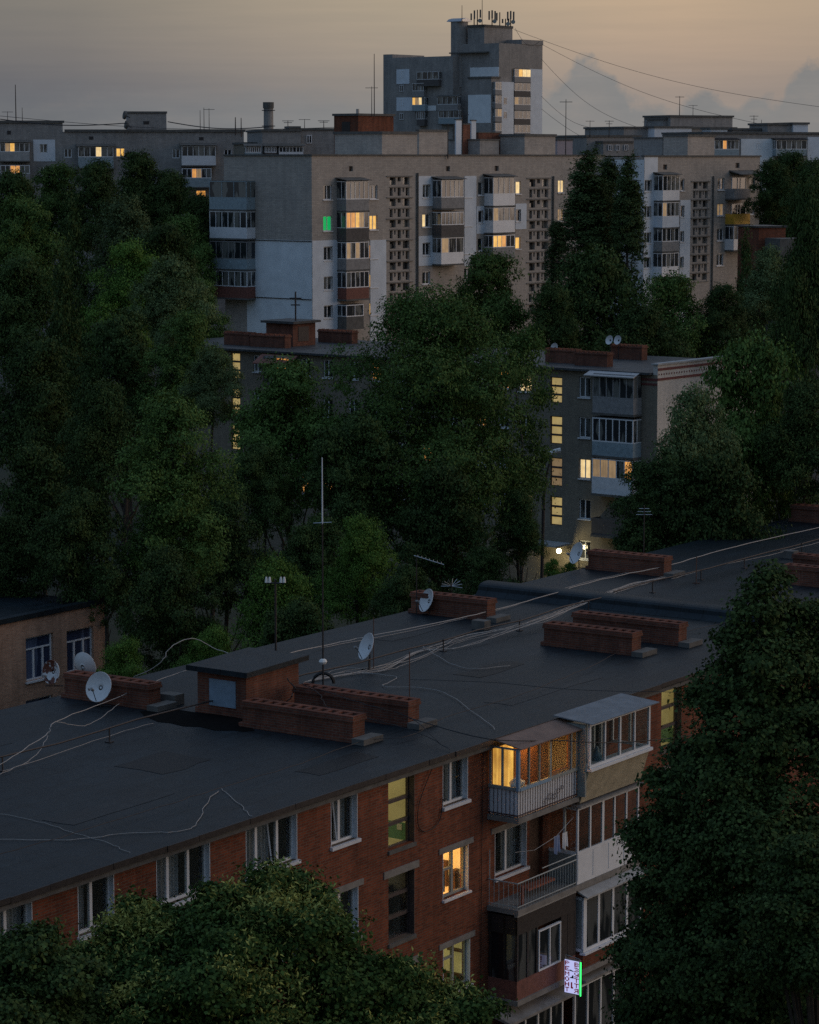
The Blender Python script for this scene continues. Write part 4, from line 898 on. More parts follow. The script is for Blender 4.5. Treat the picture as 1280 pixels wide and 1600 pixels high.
def screen(mp, r, nrow):
    a0, a1, z0, z1 = r; Wd = a1 - a0; h = (z1 - z0) / nrow; hs = []; led = MB(mp)
    for k in range(nrow):
        zt = z1 - k * h; 
        if k % 2 == 0: hs += [(a0 + Wd * .02, a0 + Wd * .32, zt - h * .82, zt - h * .12), (a0 + Wd * .42, a0 + Wd * .58, zt - h * .5, zt - h * .12), (a0 + Wd * .68, a0 + Wd * .98, zt - h * .82, zt - h * .12)]
        else: hs += [(a0 + Wd * .02, a0 + Wd * .17, zt - h * .85, zt - h * .1), (a0 + Wd * .24, a0 + Wd * .32, zt - h * .5, zt - h * .1), (a0 + Wd * .42, a0 + Wd * .58, zt - h * .85, zt - h * .1), (a0 + Wd * .67, a0 + Wd * .75, zt - h * .5, zt - h * .1), (a0 + Wd * .83, a0 + Wd * .98, zt - h * .85, zt - h * .1)]
    s = MB(mp).wall(a0, a1, z0, z1, hs, .26, .05).build('stair_screen', M['brick_beige'], ab)
    for k in range(0, nrow + 1): led.box(a0 - .5, a1 + .45, -.10, -.003, z1 - k * h - .06, z1 - k * h + .04) if k % 2 == 0 else led.box(a0 - .1, a1 + .3, -.05, -.003, z1 - k * h - .05, z1 - k * h + .03)
    led.build('ledge', M['concrete'], s)
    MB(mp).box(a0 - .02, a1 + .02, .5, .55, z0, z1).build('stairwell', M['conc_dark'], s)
    for k in range(0, nrow, 2):
        for q in ((a0 + Wd * .03, a0 + Wd * .31, z1 - k * h - h * .8, z1 - k * h - h * .4), (a0 + Wd * .7, a0 + Wd * .97, z1 - k * h - h * .8, z1 - k * h - h * .15)): MB(mp).box(q[0], q[1], .32, .34, q[2], q[3]).build('pane', M['pane_b'], s)
for r in scr_a: screen(mpA, r, 13)
screen(mpB, scr_b[0], 11)
def pipe(mp, px, v, py0, py1):
    a = ua(px, v); MB(mp).tube([(a, -.12, za(px, py0, v)), (a, -.12, za(px, py1, v))], .1, 6).build('drain_pipe', M['conc_dark'], ab)
pipe(mpA, 651.5, 0, 270, 620); pipe(mpA, 863.5, 0, 275, 620); pipe(mpB, 1113.5, VB, 275, 600)
# insulation render patches, 5 cm proud of the brick, cut round the windows
def patch(mp, px0, px1, py0, py1, v, src, mat='render', left=None):
    a0, a1, z0, z1 = rect(px0, px1, py0, py1, v)
    if left is not None: a0 = left
    hs = [x[0] for x in src if x[0][0] > a0 and x[0][1] < a1]
    hs = [(h[0], h[1], max(h[2], z0), min(h[3], z1)) for h in hs if h[3] > z0 and h[2] < z1]
    m = MB(mp).wall(a0, a1, z0, z1, hs, .048, -.05)
    for q in (((a0, z0), (a1, z0)), ((a0, z1), (a1, z1)), ((a0, z0), (a0, z1)), ((a1, z0), (a1, z1))):
        (p0, q0), (p1, q1) = q; m.quad((p0, -.05, q0), (p1, -.05, q1), (p1, -.002, q1), (p0, -.002, q0))
    return m.build('insulation_render', M[mat], ab)
patch(mpA, 487, 531, 375.5, 640, 0, wa, left=-.05); patch(mpA, 578, 603, 375, 640, 0, wa)
patch(mpA, 653, 680, 275, 322, 0, wa); patch(mpA, 653, 680, 368.5, 415, 0, wa); patch(mpA, 725.6, 744, 275, 415, 0, wa); patch(mpA, 745, 762, 322, 365, 0, wa); patch(mpA, 805.4, 822.5, 318, 358, 0, wa)
patch(mpB, 995, 1027, 243.5, 640, VB, wb, left=UB - .05); patch(mpB, 1063, 1079, 312.5, 640, VB, wb)
vP = A.hit_u(386, 400, 0)[0]; zs1 = A.hit_u(440, 375, 0)[1]
mpL = on_u(0.0)
MB(mpL).box(-.05, vP, -.05, -.002, 1.0, zs1 - 0).build('insulation_render', M['render_blue'], ab)
MB(lambda a, d, z_: (UB + d, VB + a, z_)).box(-.05, 5 - .01, -.05, -.002, 1.0, ZA - .4).build('insulation_render', M['render_blue'], ab)
for py in (376, 466):
    z_ = A.hit_u(440, py, 0)[1]; MB(mpL).tube([(0, -.09, z_), (vP, -.09, z_)], .04, 5).build('seam_cable', M['cable_k'], ab)
# balcony stacks on the long face
def stack(mp, v, px0, px1, levels, dep=1.15, n=5):
    a0, a1 = ua(px0, v - dep), ua(px1, v - dep)
    for L in levels:
        (yt, yp, ys), par, kw = L; m = (px0 + px1) / 2
        fbal(ab, mp, a0, a1, za(m, ys, v - dep), za(m, yp, v - dep), za(m, yt, v - dep), par, depth=dep, **{**dict(n=n), **kw})
stack(mpA, 0, 541, 576.5, [((283, 311, 329), 'grey_par', dict(canopy='conc_dark')), ((331, 356, 374), 'dark_par', dict(lit={0: 'lit_o', 1: 'lit_o', 2: 'lit_y', 3: 'lit_dim'})), ((378, 404, 421), 'grey_par', dict(lit={0: 'lit_dim', 2: 'lit_dim'})), ((424, 449, 467), 'red_par', {})])
stack(mpA, 0, 541, 568, [((476, 494, 512), 'conc_dark', dict(n=2, glaz=True))])
stack(mpA, 0, 690, 725, [((281, 308, 325), 'grey_par', dict(canopy='conc_dark')), ((331, 351, 368), 'dark_par', dict(n=6)), ((371, 395, 412), 'white', dict(n=3, lit={0: 'lit_dim'}))])
stack(mpA, 0, 771, 805, [((277, 303, 321), 'white', dict(canopy='conc_dark', n=4)), ((324, 345, 363), 'white', dict(n=4, lit={0: 'lit_dim'})), ((367, 386, 402), 'grey_par', dict(lit={0: 'lit_y', 1: 'lit_y', 2: 'lit_o'}))])
stack(mpB, VB, 1036, 1062, [((274, 298, 313), 'white', dict(canopy='conc_dark', n=4)), ((316, 338, 355), 'render', dict(n=4, lit={0: 'lit_dim'})), ((356, 377, 392), 'grey_par', dict(n=4)), ((395, 417, 432), 'white', dict(n=4))])
stack(mpB, VB, 1148, 1173, [((278, 295, 310), 'grey_par', dict(glaz=False)), ((318, 334, 350), 'yellow_par', dict(glaz=False)), ((353, 374, 390), 'white', dict(n=4))])
a0, a1 = ua(1139, VB), ua(1175, VB); z_ = za(1155, 273, VB); MB(mpB).prism([(-1.5, z_), (-1.5, z_ + .08), (-.003, z_ + .5), (-.003, z_ + .35)], a0, a1).build('canopy', M['conc_dark'], ab)
for py0, py1 in ((277, 300), (318, 338)):
    a0, a1, z0, z1 = rect(1143, 1165, py0, py1 + 6, VB); win(ab, on_v(VB - .08), a0, a1, z0, z1, (.4, .6), inset=.03)
# the stack on the shaded end
mpS2 = on_u(0.0)
v0_, v1_ = A.hit_u(385, 300, -1.2)[0], A.hit_u(327, 300, -1.2)[0]
for (yt, yp, ys), par, kw in (((283, 309, 327), 'blue_par', dict(n=3, frame='blue_par')), ((330, 356, 372), 'whitem', dict(n=6)), ((377, 404, 420), 'blue_par', dict(n=6, frame='grey_par')), ((423, 447, 465), 'red_par', dict(n=6))):
    zz = [A.hit_u(356, y, -1.2)[1] for y in (ys, yp, yt)]
    fbal(ab, mpS2, v0_, v1_, *zz, par, depth=1.2, **kw)
# penthouses and clutter on its roof
roofbox(A, ab, 3, 523, 597, 652, 205, ZA, 'penthouse', 'brick_beige', .25)
roofbox(A, ab, 7, 652, 655, 700, 202, ZA, 'penthouse', 'brick_beige', .2)
roofbox(A, ab, 3, 782, 820, 868, 209, ZA, 'penthouse', 'brick_beige', .25)
roofbox(A, ab, 1.2, 1037, 1075, 1117, 210, ZA, 'penthouse', 'brick_beige', .22)
roofbox(A, ab, 5.0, 991, 1036, 1040, 214, ZA, 'penthouse', 'brick_grey', .15)
roofbox(A, ab, 5, 700, 750, 780, 217, ZA, 'penthouse', 'brick_grey', .12)
for a, b_, c, d_, m_ in ((711, 713, 722, 186, 'render'), (735, 737, 744, 187, 'render'), (722, 724, 735, 193, 'brick_chim'), (744, 748, 782, 206, 'brick_chim')): roofbox(A, ab, 6.5, a, b_, c, d_, ZA, 'vent_shaft', m_, .1, .05)

# ================================================================== mid-distance four/five-storey brown block
p = at_y(1028, 578, 176); G = Site(p[0], p[1], 38)
gb = empty('apartment_block', G.O, G.rot, 'brown five-storey block half hidden behind the big central tree, striped cornice on its end wall', 'building')
mpG = on_u(0.0); ZG = 14.2; VE = 46.0
def rg(px0, px1, py0, py1, u=0): m = (px0 + px1) / 2; return G.hit_u(px1, py0, u)[0], G.hit_u(px0, py0, u)[0], G.hit_u(m, py1, u)[1], G.hit_u(m, py0, u)[1]
gw = []
rows = [(589, 621), (652, 684), (717, 748), (780, 811), (845, 874)]
for i, r in enumerate(rows): gw.append((rg(905, 923, *r), (.5,), 'lit_p' if i == 2 else 'pane', 'window'))
for i, r in enumerate([(589, 630), (650, 694), (715, 760), (776, 821)]): gw.append((rg(860, 878.5, *r), (), 'lit_s' if i < 2 else ('lit_so', 'lit_so', 'lit_s')[i - 1], 'stairwell_window'))
for i, r in enumerate([(587, 612), (650, 678), (711, 741), (772, 801)]): gw.append((rg(811, 831, *r), (.5,), 'lit_dim' if i == 3 else ('lit_p' if i == 0 else 'pane'), 'window'))
for i, r in enumerate([(551, 592), (607, 648), (663, 703)]): gw.append((rg(361, 375, *r), (), 'lit_s', 'stairwell_window'))
for i, r in enumerate([(555, 581), (612, 638), (668, 694)]): gw.append((rg(396, 408, *r), (.5,), 'pane', 'window'))
for k, px in enumerate((470, 505, 545, 580, 620, 660, 700, 745, 780)):
    for j in range(4):
        y0 = 560 + (px - 470) * .062 + j * 61; gw.append((rg(px, px + 15, y0, y0 + 28), (.5,), 'lit_o' if (k, j) in ((2, 3), (7, 1), (1, 3), (5, 3), (8, 0), (3, 0), (0, 3), (5, 2)) else 'pane', 'window'))
wl = MB(mpG).wall(0, VE, -.6, ZG - .1, [x[0] for x in gw], .22)
wl.build('wall', M['brick_brown'], gb)
ew = MB(on_v(0)).wall(0, 12.5, -.6, ZG + .55, [], .2); ew.quad((0, 0, ZG - .1), (0, .35, ZG - .1), (0, .35, ZG + .55), (0, 0, ZG + .55)).quad((12.5, 0, -.6), (12.5, VE, -.6), (12.5, VE, ZG), (12.5, 0, ZG)).quad((0, .35, ZG - .1), (12.5, .35, ZG - .1), (12.5, .35, ZG + .55), (0, .35, ZG + .55)).quad((0, VE, -.6), (12.5, VE, -.6), (12.5, VE, ZG), (0, VE, ZG))
eo = ew.build('end_wall', M['brick_pale'], gb)
MB(on_v(0)).box(-.1, 12.6, -.1, .45, ZG + .55, ZG + .66).build('coping', M['conc_light'], eo)
st = MB(on_v(0)).box(.0, 12.5, -.03, -.003, ZG + .18, ZG + .34).box(.0, 12.5, -.03, -.003, ZG - .48, ZG - .32)
for i in range(40): st.box(.1 + i * .31, .2 + i * .31, -.025, -.003, ZG - .12, ZG - .02)
st.box(-.03, -.003, .0, .0 + 1.8, ZG - .5, ZG - .34).box(-.03, -.003, 0, 1.8, ZG - .8, ZG - .66).build('brick_stripe', plain('maroon_brick', (.16, .05, .045), .8, .2, 3), eo)
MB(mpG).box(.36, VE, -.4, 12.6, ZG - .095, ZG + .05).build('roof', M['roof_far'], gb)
for (a0, a1, z0, z1), sp_, pn, nm in gw:
    if nm == 'window': win(gb, mpG, a0, a1, z0, z1, sp_, pane=[pn] * 2, inset=.12, sill='whitem')
    else:
        o = win(gb, mpG, a0, a1, z0, z1, (), frame='stairframe', pane=[pn], inset=.12, name=nm)
        for t in (.33, .66): MB(mpG).box(a0 + .07, a1 - .07, .06, .13, z0 + (z1 - z0) * t - .07, z0 + (z1 - z0) * t + .07).build('transom', M['stairframe'], o)
v0_, v1_ = G.hit_u(990, 620, -1.0)[0], G.hit_u(926, 620, -1.0)[0]
for (yt, yp, ys), par, kw in (((586, 622, 646), 'grey_par', dict(n=6, frame='grey_par')), ((654, 691, 713), 'blue_par', dict(n=6)), ((718, 748, 773), 'whitem', dict(n=5, lit={4: 'lit_dim', 3: 'lit_dim', 0: 'lit_o', 2: 'lit_dim'})), ((800, 812, 838), 'dark_par', dict(glaz=False))):
    zz = [G.hit_u(955, y, -1.0)[1] for y in (ys, yp, yt)]; bo = fbal(gb, mpG, v0_, v1_, *zz, par, depth=1.0, **kw)
MB(mpG).prism([(-1.2, ZG - .12 - .2), (-1.2, ZG - .25), (-.41, ZG + .0), (-.41, ZG - .06)], v0_ - .1, v1_ + .6).build('canopy', M['steel'], gb)
v0_, v1_ = G.hit_u(452, 560, -1.0)[0], G.hit_u(411, 560, -1.0)[0]
zz = [G.hit_u(430, y, -1.0)[1] for y in (598, 583, 558)]; fbal(gb, mpG, v0_, v1_, *zz, 'dark_par', n=4, depth=1.0, lit={0: 'lit_o', 1: 'lit_o'}, frame='grey_par')
MB(mpG).prism([(-1.5, 13.35), (-1.5, 13.42), (-.42, 14.0), (-.42, 13.92)], v0_ - .3, v1_ + .6).build('awning', M['red_par'], gb)
def gchim(pxl, pxr, pyb, vlen=None, u=2.2, h=.85):
    q0, q1 = G.hit_u(pxr, pyb, u)[0], G.hit_u(pxl, pyb, u)[0]
    b_ = MB().box(u, u + .7, q0, q1, ZG + .053, ZG + h).box(u - .06, u + .76, q0 - .06, q1 + .06, ZG + h, ZG + h + .1)
    o = b_.build('chimney', M['brick_chim'], gb); c = MB(); k = 7
    for i in range(k + 1): vv = q0 + (q1 - q0 - .1) * i / k; c.box(u, u + .7, vv, vv + .1, ZG + h + .1, ZG + h + .2)
    c.build('flue_cap', M['brick_chim'], o)
gchim(852, 900, 562, u=3.0); gchim(898, 949, 568, u=2.0); gchim(955, 1003, 550, u=8.5, h=.9); gchim(391, 445, 535, u=2.2); gchim(350, 390, 532, u=2.6); gchim(497, 550, 525, u=9.0)
q0, q1 = G.hit_u(458, 530, 4.0)[0], G.hit_u(416, 525, 4.0)[0]
hb = MB().box(4.0, 6.6, q0, q1, ZG + .053, ZG + 1.75).build('roof_hut', M['brick_chim'], gb)
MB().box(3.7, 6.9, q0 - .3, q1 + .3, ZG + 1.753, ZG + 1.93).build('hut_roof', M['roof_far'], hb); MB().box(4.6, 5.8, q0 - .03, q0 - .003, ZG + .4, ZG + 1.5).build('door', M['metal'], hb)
# entrance canopy with a bright lamp
a0, a1 = G.hit_u(880, 860, -1)[0], G.hit_u(848, 860, -1)[0]; zc = G.hit_u(865, 852, -1.6)[1]
MB(mpG).box(a0, a1 + 1.2, -1.8, -.003, zc - .12, zc).build('entrance_canopy', M['conc_light'], gb)
lp = G.world(-1.2, a0 + .2, zc - .42)
el_ = empty('entrance_lamp', lp, 0, 'bright white lamp burning under the entrance canopy of the brown block', 'lamp')
s = MB()
for i in range(7):
    for k in range(10): t, p_ = math.pi * i / 6, 2 * math.pi * k / 10; s.v.append((.17 * math.sin(t) * math.cos(p_), .17 * math.sin(t) * math.sin(p_), .17 * math.cos(t)))
for i in range(6):
    for k in range(10): s.f.append((i * 10 + k, i * 10 + (k + 1) % 10, (i + 1) * 10 + (k + 1) % 10, (i + 1) * 10 + k))
s.build('globe', glow('lamp_globe', (1, .9, .6), 9), el_); MB().tube([(0, 0, .16), (0, 0, .32)], .03, 6).build('stem', M['metal'], el_)
lamp(lp + np.array([-.3, -.35, -.1]), (1, .84, .45), 110, .15)
# dishes on the brown roof
def far_dish(site, px, py, u, label):
    v_ = site.hit_u(px, py, u)[0]; z_ = site.hit_u(px, py, u)[1]; c = site.world(u, v_, 0)
    root = empty('satellite_dish', (c[0], c[1], ZG + .05), 0, label, 'satellite dish', 'satellite dishes on the roofs'); h = z_ - ZG - .05; b = MB(); r = .34
    for i in range(1, 6):
        for k in range(16): a = 2 * math.pi * k / 16; b.v.append((r * i / 5 * math.cos(a) * .9, -.16 * (i / 5) ** 2, r * i / 5 * math.sin(a)))
    for i in range(4):
        for k in range(16): b.f.append((i * 16 + k, i * 16 + (k + 1) % 16, (i + 1) * 16 + (k + 1) % 16, (i + 1) * 16 + k))
    b.f.append(tuple(range(16)))
    o = b.build('dish', M['dish'], root, True); o.location = (0, 0, h); o.rotation_euler = (R(-20), 0, R(-40)); MB().tube([(0, .03, .003), (0, .03, h)], .03, 5).build('mast', M['metal'], root)
far_dish(G, 954, 532, 8.2, 'pale dish at the left end of the back chimney on the brown block roof'); far_dish(G, 967, 532, 8.2, 'pale dish above the middle of the back chimney on the brown block roof'); far_dish(G, 868, 544, 3.8, 'pale dish behind the left chimney of the brown block roof, near the tree')
c = G.world(5, (G.hit_u(462, 490, 5)[0]), ZG)
ap = empty('wire_post', c, 0, 'dark post with short crossarms beside the roof hut of the brown block', 'utility post')
MB().tube([(0, 0, .05), (0, 0, 4.1)], .07, 6).build('pole', M['metal'], ap); MB().tube([(-.45, 0, 3.6), (.45, 0, 3.6)], .05, 5).tube([(-.35, 0, 3.1), (.35, 0, 3.1)], .05, 5).build('crossarm', M['metal'], ap)
# street lamp, unlit, in front of the brown block
b0 = at_y(845, 905, 160); lh = at_y(866, 704, 160)[2]
sl_ = empty('street_lamp', (b0[0], b0[1], -.6), 0, 'tall dark street lamp with an unlit pale head before the brown block', 'street lamp')
MB().tube([(0, 0, 0), (.15, 0, lh * .8), (.3, 0, lh * .92), (.62, 0, lh + .4)], .11, 8, .06).build('pole', M['metal'], sl_)
MB().tube([(.5, 0, lh + .42), (.8, 0, lh + .55), (1.15, 0, lh + .62)], .13, 8, .16).build('lamp_head', M['dish'], sl_)

# ================================================================== low orange brick building at the left edge
p = at_y(163, 945, 120); Q = Site(p[0], p[1], 34.5)
qb = empty('brick_building', Q.O, Q.rot, 'low orange-brick building with two three-part windows at the left edge', 'building')
ZQ = Q.hit_v(163, 942)[1]
qw = []
for (x0, x1, yt, yb) in ((40, 83, 993, 1061), (104, 146, 982, 1048)):
    m = (x0 + x1) / 2; qw.append((Q.hit_v(x0, yt)[0], Q.hit_v(x1, yt)[0], Q.hit_v(m, yb)[1], Q.hit_v(m, yt)[1]))
for (x0, x1, yt, yb) in ((40, 83, 1090, 1125), (-60, -20, 1005, 1070)):
    m = (x0 + x1) / 2; qw.append((Q.hit_v(x0, yt)[0], Q.hit_v(x1, yt)[0], Q.hit_v(m, yb)[1], Q.hit_v(m, yt)[1]))
wl = MB(on_v(0)).wall(-26, 0, -.6, ZQ, qw, .25); wl.quad((0, 0, -.6), (0, 11, -.6), (0, 11, ZQ), (0, 0, ZQ)).quad((-26, 11, -.6), (0, 11, -.6), (0, 11, ZQ), (-26, 11, ZQ)); wl.build('wall', M['brick_low'], qb)
MB().box(-26, .1, -.12, .3, ZQ + .002, ZQ + .22).build('parapet', M['roof'], qb); MB().box(-26, -.05, .303, 11.0, ZQ - .1, ZQ + .05).build('roof', M['roof'], qb); MB().box(-9.2, -8.4, 2.2, 3.0, ZQ + .053, ZQ + .9).build('chimney', M['brick_chim'], qb)
for a0, a1, z0, z1 in qw:
    o = win(qb, on_v(0), a0, a1, z0, z1, (), pane=['pane_blue'], inset=.15, transom=.72, sill='whitem')
    f = MB(on_v(0)); H = (z1 - z0) * .72; Wd = a1 - a0
    for t in (.34, .68): f.box(a0 + Wd * t - .05, a0 + Wd * t + .05, .115, .2, z0 + .07, z0 + H - .035)
    f.build('mullion', M['white'], o)

# ================================================================== far buildings
def sr(site, px0, px1, py0, py1, v=0.0): m = (px0 + px1) / 2; return site.hit_v(px0, py0, v)[0], site.hit_v(px1, py0, v)[0], site.hit_v(m, py1, v)[1], site.hit_v(m, py0, v)[1]
def sru(site, px0, px1, py0, py1, u=0.0): m = (px0 + px1) / 2; return site.hit_u(px1, py0, u)[0], site.hit_u(px0, py0, u)[0], site.hit_u(m, py1, u)[1], site.hit_u(m, py0, u)[1]
# ---- tall tower
p = at_y(780, 67, 549); T = Site(p[0], p[1], 39.5)
tb = empty('apartment_tower', T.O, T.rot, 'tall stepped apartment tower with phone aerials on its top, rising against the sky', 'building')
ZT = T.hit_v(780, 67)[1]
uR = T.hit_v(848, 64)[0]; vLft = T.hit_u(705, 67)[0]
rec = sr(T, 801, 827, 107, 260)
wl = MB().box(0, rec[0], 0, vLft, -.6, ZT).box(rec[0], rec[1], 1.4, vLft, -.6, ZT).box(rec[1], uR, 0, vLft, -.6, ZT).box(rec[0], rec[1], 0, 1.399, rec[3], ZT)
two = wl.build('wall', M['brick_grey'], tb)
a_, b_, _, zt_ = sr(T, 815, 848, 64, 70); MB().box(a_, uR + .1, -.1, 4, ZT + .004, zt_ + .2).build('parapet', M['brick_grey'], two)
x0, x1, z0, z1 = sr(T, 827.5, 847.5, 108, 300); MB(on_v(0)).box(x0, x1, -.06, -.003, z0, z1).build('insulation_render', M['render'], tb)
x0, x1, z0, z1 = sr(T, 781, 800, 128, 300); MB(on_v(0)).box(x0, x1, -.5, -.003, z0, z1).build('insulation_render', M['render'], tb)
for py in (158, 180): x0, x1, z0, z1 = sr(T, 787, 792, py - 6, py + 5, -.5); win(tb, on_v(-.52), x0, x1, z0, z1, (.5,), inset=.0)
y = 107
for k in range(5):
    x0, x1 = rec[0] + .1, rec[1] - .1; zz = [T.hit_v(814, q, -.2)[1] for q in (y + 21.5, y + 13, y + 1)]
    fbal(tb, on_v(.0), x0, x1, *zz, 'dark_par' if k % 2 else 'grey_par', n=4, depth=.5, lit=({1: 'lit_y', 2: 'lit_p', 3: 'lit_p'} if k == 0 else {0: 'lit_dim'} if k == 2 else {}))
    y += 21.8
def tower_block(v, pxl, pxc, pxr, pyt, mat, name='wing', cap=.4): return roofbox(T, tb, v, pxl, pxc, pxr, pyt, -.6, name, mat, cap, .15)
tower_block(-4, 732, 768, 781, 119, 'brick_grey')
uF = T.hit_v(768, 150, -4)[0]
x0, x1, z0, z1 = sru(T, 732, 767.5, 148, 192, uF); MB(on_u(uF)).box(x0, x1, -.08, -.003, z0, z1).build('insulation_render', M['render_blue'], tb)
x0, x1, z0, z1 = sru(T, 735, 780, 105, 124, 0); MB(on_u(0)).box(x0, x1, -.08, -.003, z0, z1).build('insulation_render', M['render_blue'], tb)
for k, py in enumerate((128, 149, 170, 192)):
    x0, x1, z0, z1 = sr(T, 770, 780, py, py + 12, -4); fbal(tb, on_v(-4), x0, x1, z0 - 1.0, z0, z1, 'grey_par', n=3, depth=.7, lit={1: 'lit_dim', 2: 'lit_dim'} if k == 2 else {})
wu = T.hit_v(705, 88, vLft - 1)[0] - 1.2
wv1 = T.hit_u(606, 86, wu)[0]; zW = T.hit_u(650, 89, wu)[1]; wv0 = T.hit_u(708, 88, wu)[0]
wing = MB().box(wu, wu + 14, wv0, wv1, -.6, zW).build('wing', M['brick_grey'], tb)
wv2 = T.hit_u(599, 84, wu + 1.5)[0]; MB().box(wu + 1.5, wu + 12, wv1 + .003, wv2, -.6, zW + .8).build('wing', M['brick_grey'], tb)
mpW = on_u(wu)
for (a, b_, c, d_, m_) in ((620, 640, 108, 131, 'render'), (620, 648, 152, 173, 'render'), (648, 682, 165, 173, 'render_blue')):
    x0, x1, z0, z1 = sru(T, a, b_, c, d_, wu); MB(mpW).box(x0, x1, -.08, -.003, z0, z1).build('insulation_render', M[m_], tb)
for px0, px1 in ((625, 631), (603, 611)):
    for i, py in enumerate((111, 133, 155, 177)):
        x0, x1, z0, z1 = sru(T, px0, px1, py, py + 10, wu); win(tb, on_u(wu - .12 if px0 > 610 else wu + 1.4), x0, x1, z0, z1, (.5,), inset=.03)
for i, (px0, px1, py, lt) in enumerate(((649, 667, 130, {}), (649, 669, 152, {1: 'lit_p', 2: 'lit_dim', 3: 'lit_y'}), (656, 668, 174, {}), (688, 720, 151, {}), (690, 722, 172, {}), (656, 690, 112, {}))):
    x0, x1, z0, z1 = sru(T, px0, px1, py, py + 12, wu); fbal(tb, mpW, x0, x1, z0 - 1.2, z0, z1, ('grey_par', 'blue_par', 'dark_par')[i % 3], n=4, depth=1.0, lit=lt, canopy='conc_dark' if i in (3,) else None)
# penthouse storeys on top
ph = roofbox(T, tb, 4.4, 731, 757, 801, 38, ZT, 'penthouse', 'brick_grey', .5)
pu, pv = T.hit_v(757, 38, 1.5)[0], 1.5
sx, sy = T.hit_u(718, 50, 1.0)[0], 1.0
cyl = MB(); zc1 = T.hit_u(718, 34, 1.0)[1]; r_ = 1.75
ring = [(1.0 + r_ * math.cos(t), sx + r_ * math.sin(t)) for t in [2 * math.pi * i / 20 for i in range(20)]]
cyl.plan(ring, ZT - .6 - 8, zc1).build('stair_turret', M['brick_grey'], tb, False)
dome = MB(lambda a, d, z: (1.0 + d, sx + a, z)); dome.prism([(-1.9, zc1 + .01), (-1.2, zc1 + .5), (0, zc1 + .75), (1.2, zc1 + .5), (1.9, zc1 + .01)], -1.9, 1.9).build('turret_roof', M['steel'], tb)
MB(on_u(0)).box(T.hit_u(765, 80)[0], T.hit_u(706, 80)[0], -.9, -.003, T.hit_u(740, 83)[1], T.hit_u(740, 81)[1]).build('ledge', M['conc_dark'], tb)
zP = T.hit_v(757, 38, 1.5)[1]
def panel_aerial(px, pyt, pyb, label, k):
    c = at_y(px, pyb, 552); r = empty('phone_aerial', c, 0, label, 'aerial', 'phone aerials on the tower roof'); H = at_y(px, pyt, 552)[2] - c[2]
    MB().tube([(0, 0, -.2), (0, 0, H)], .12, 6).build('pole', M['metal'], r)
    for i in range(k): a = -.6 + 1.2 * i / max(1, k - 1); MB().box(a - .16, a + .16, -.45, -.2, H * (.35 + .1 * (i % 2)), H * (.95 + .05 * (i % 2))).build('antenna_panel', M['conc_dark'], r)
    if k > 1:
        MB().tube([(.5, -.3, H * .25), (.5, -.5, H * .25)], .42, 12).build('drum', M['grey_paint'], r)
panel_aerial(741, 20, 38, 'phone aerial pole nearest the turret on the tower roof', 1); panel_aerial(746, 15, 38, 'phone aerial with two panels just right of the turret pole on the tower', 2)
panel_aerial(769, 16, 39, 'phone aerial with clustered panels in the middle of the tower roof', 3); panel_aerial(781, 19, 39, 'slim phone aerial between the two clusters on the tower roof', 1)
panel_aerial(798, 17, 40, 'phone aerial with three panels on the right corner of the tower roof', 3); panel_aerial(790, 29, 40, 'short phone aerial beside the right corner cluster on the tower', 2)
def far_mast(px, pyt, pyb, Y, label, r=.06, arms=1, name='mast'):
    c = at_y(px, pyb, Y); H = at_y(px, pyt, Y)[2] - c[2]; o = empty(name, c, 0, label, 'antenna', 'thin masts along the skyline')
    MB().tube([(0, 0, -.3), (0, 0, H)], r, 5, r * .6).build('pole', M['metal'], o)
    b = MB()
    for i in range(arms): h = H * (.95 - .18 * i); b.tube([(-.7 + .2 * i, 0, h), (.7 - .2 * i, 0, h)], r * .55, 4)
    if arms: b.build('aerial', M['metal'], o)
far_mast(722, 8, 32, 552, 'thin rod above the turret of the tower', .08, 0); far_mast(753.5, -12, 38, 552, 'tallest whip aerial on the tower roof, leaving the top of the picture', .08, 0)
far_mast(585, 84, 178, 300, 'tall braced mast beside the left edge of the tower', .06, 0); far_mast(581, 135, 178, 300, 'shorter mast hugging the tall braced one', .05, 1)
far_mast(25, 132, 190, 338, 'tall mast on the far left block', .08, 0); far_mast(35, 168, 190, 338, 'short mast right of the tall one on the far left block', .05, 0); far_mast(12, 174, 190, 338, 'stubby mast at the far left end', .05, 1)
far_mast(319, 168, 207, 340, 'fine mast, first of the pair above the far left block', .05, 0); far_mast(327, 169, 207, 340, 'fine mast, second of the pair above the far left block', .05, 1); far_mast(313, 172, 206, 340, 'fine mast just left of the pair above the far left block', .05, 0); far_mast(368, 183, 207, 338, 'thick dark pipe mast at the right end of the far left block', .09, 0); far_mast(377, 184, 210, 338, 'dark pipe mast beside the thick one', .08, 0)
far_mast(450, 188, 203, 330, 'low aerial with arms on the grey roof left of the red hut', .06, 2); far_mast(506, 188, 200, 330, 'low aerial nearest the red rooftop hut', .06, 2); far_mast(476, 186, 200, 330, 'bent low aerial on the grey roof', .05, 1)
far_mast(884, 155, 238, 300, 'tall mast right of the tower behind the long block', .06, 1); far_mast(1062, 150, 178, 420, 'tall mast on the right penthouse', .07, 1); far_mast(1083, 164, 178, 420, 'short mast right of the tall one on the right penthouse', .05, 1); far_mast(1178, 180, 206, 430, 'mast on the far right roof', .07, 2)
far_mast(952, 188, 211, 430, 'mast with crossbars on the lower right roof', .07, 2); far_mast(922, 188, 212, 430, 'leaning mast at the left end of the lower right roof', .06, 1); far_mast(1011, 190, 200, 430, 'small aerial on the step of the right roof', .06, 1); far_mast(1190, 187, 196, 430, 'rod on the right rooftop hut', .06, 0)
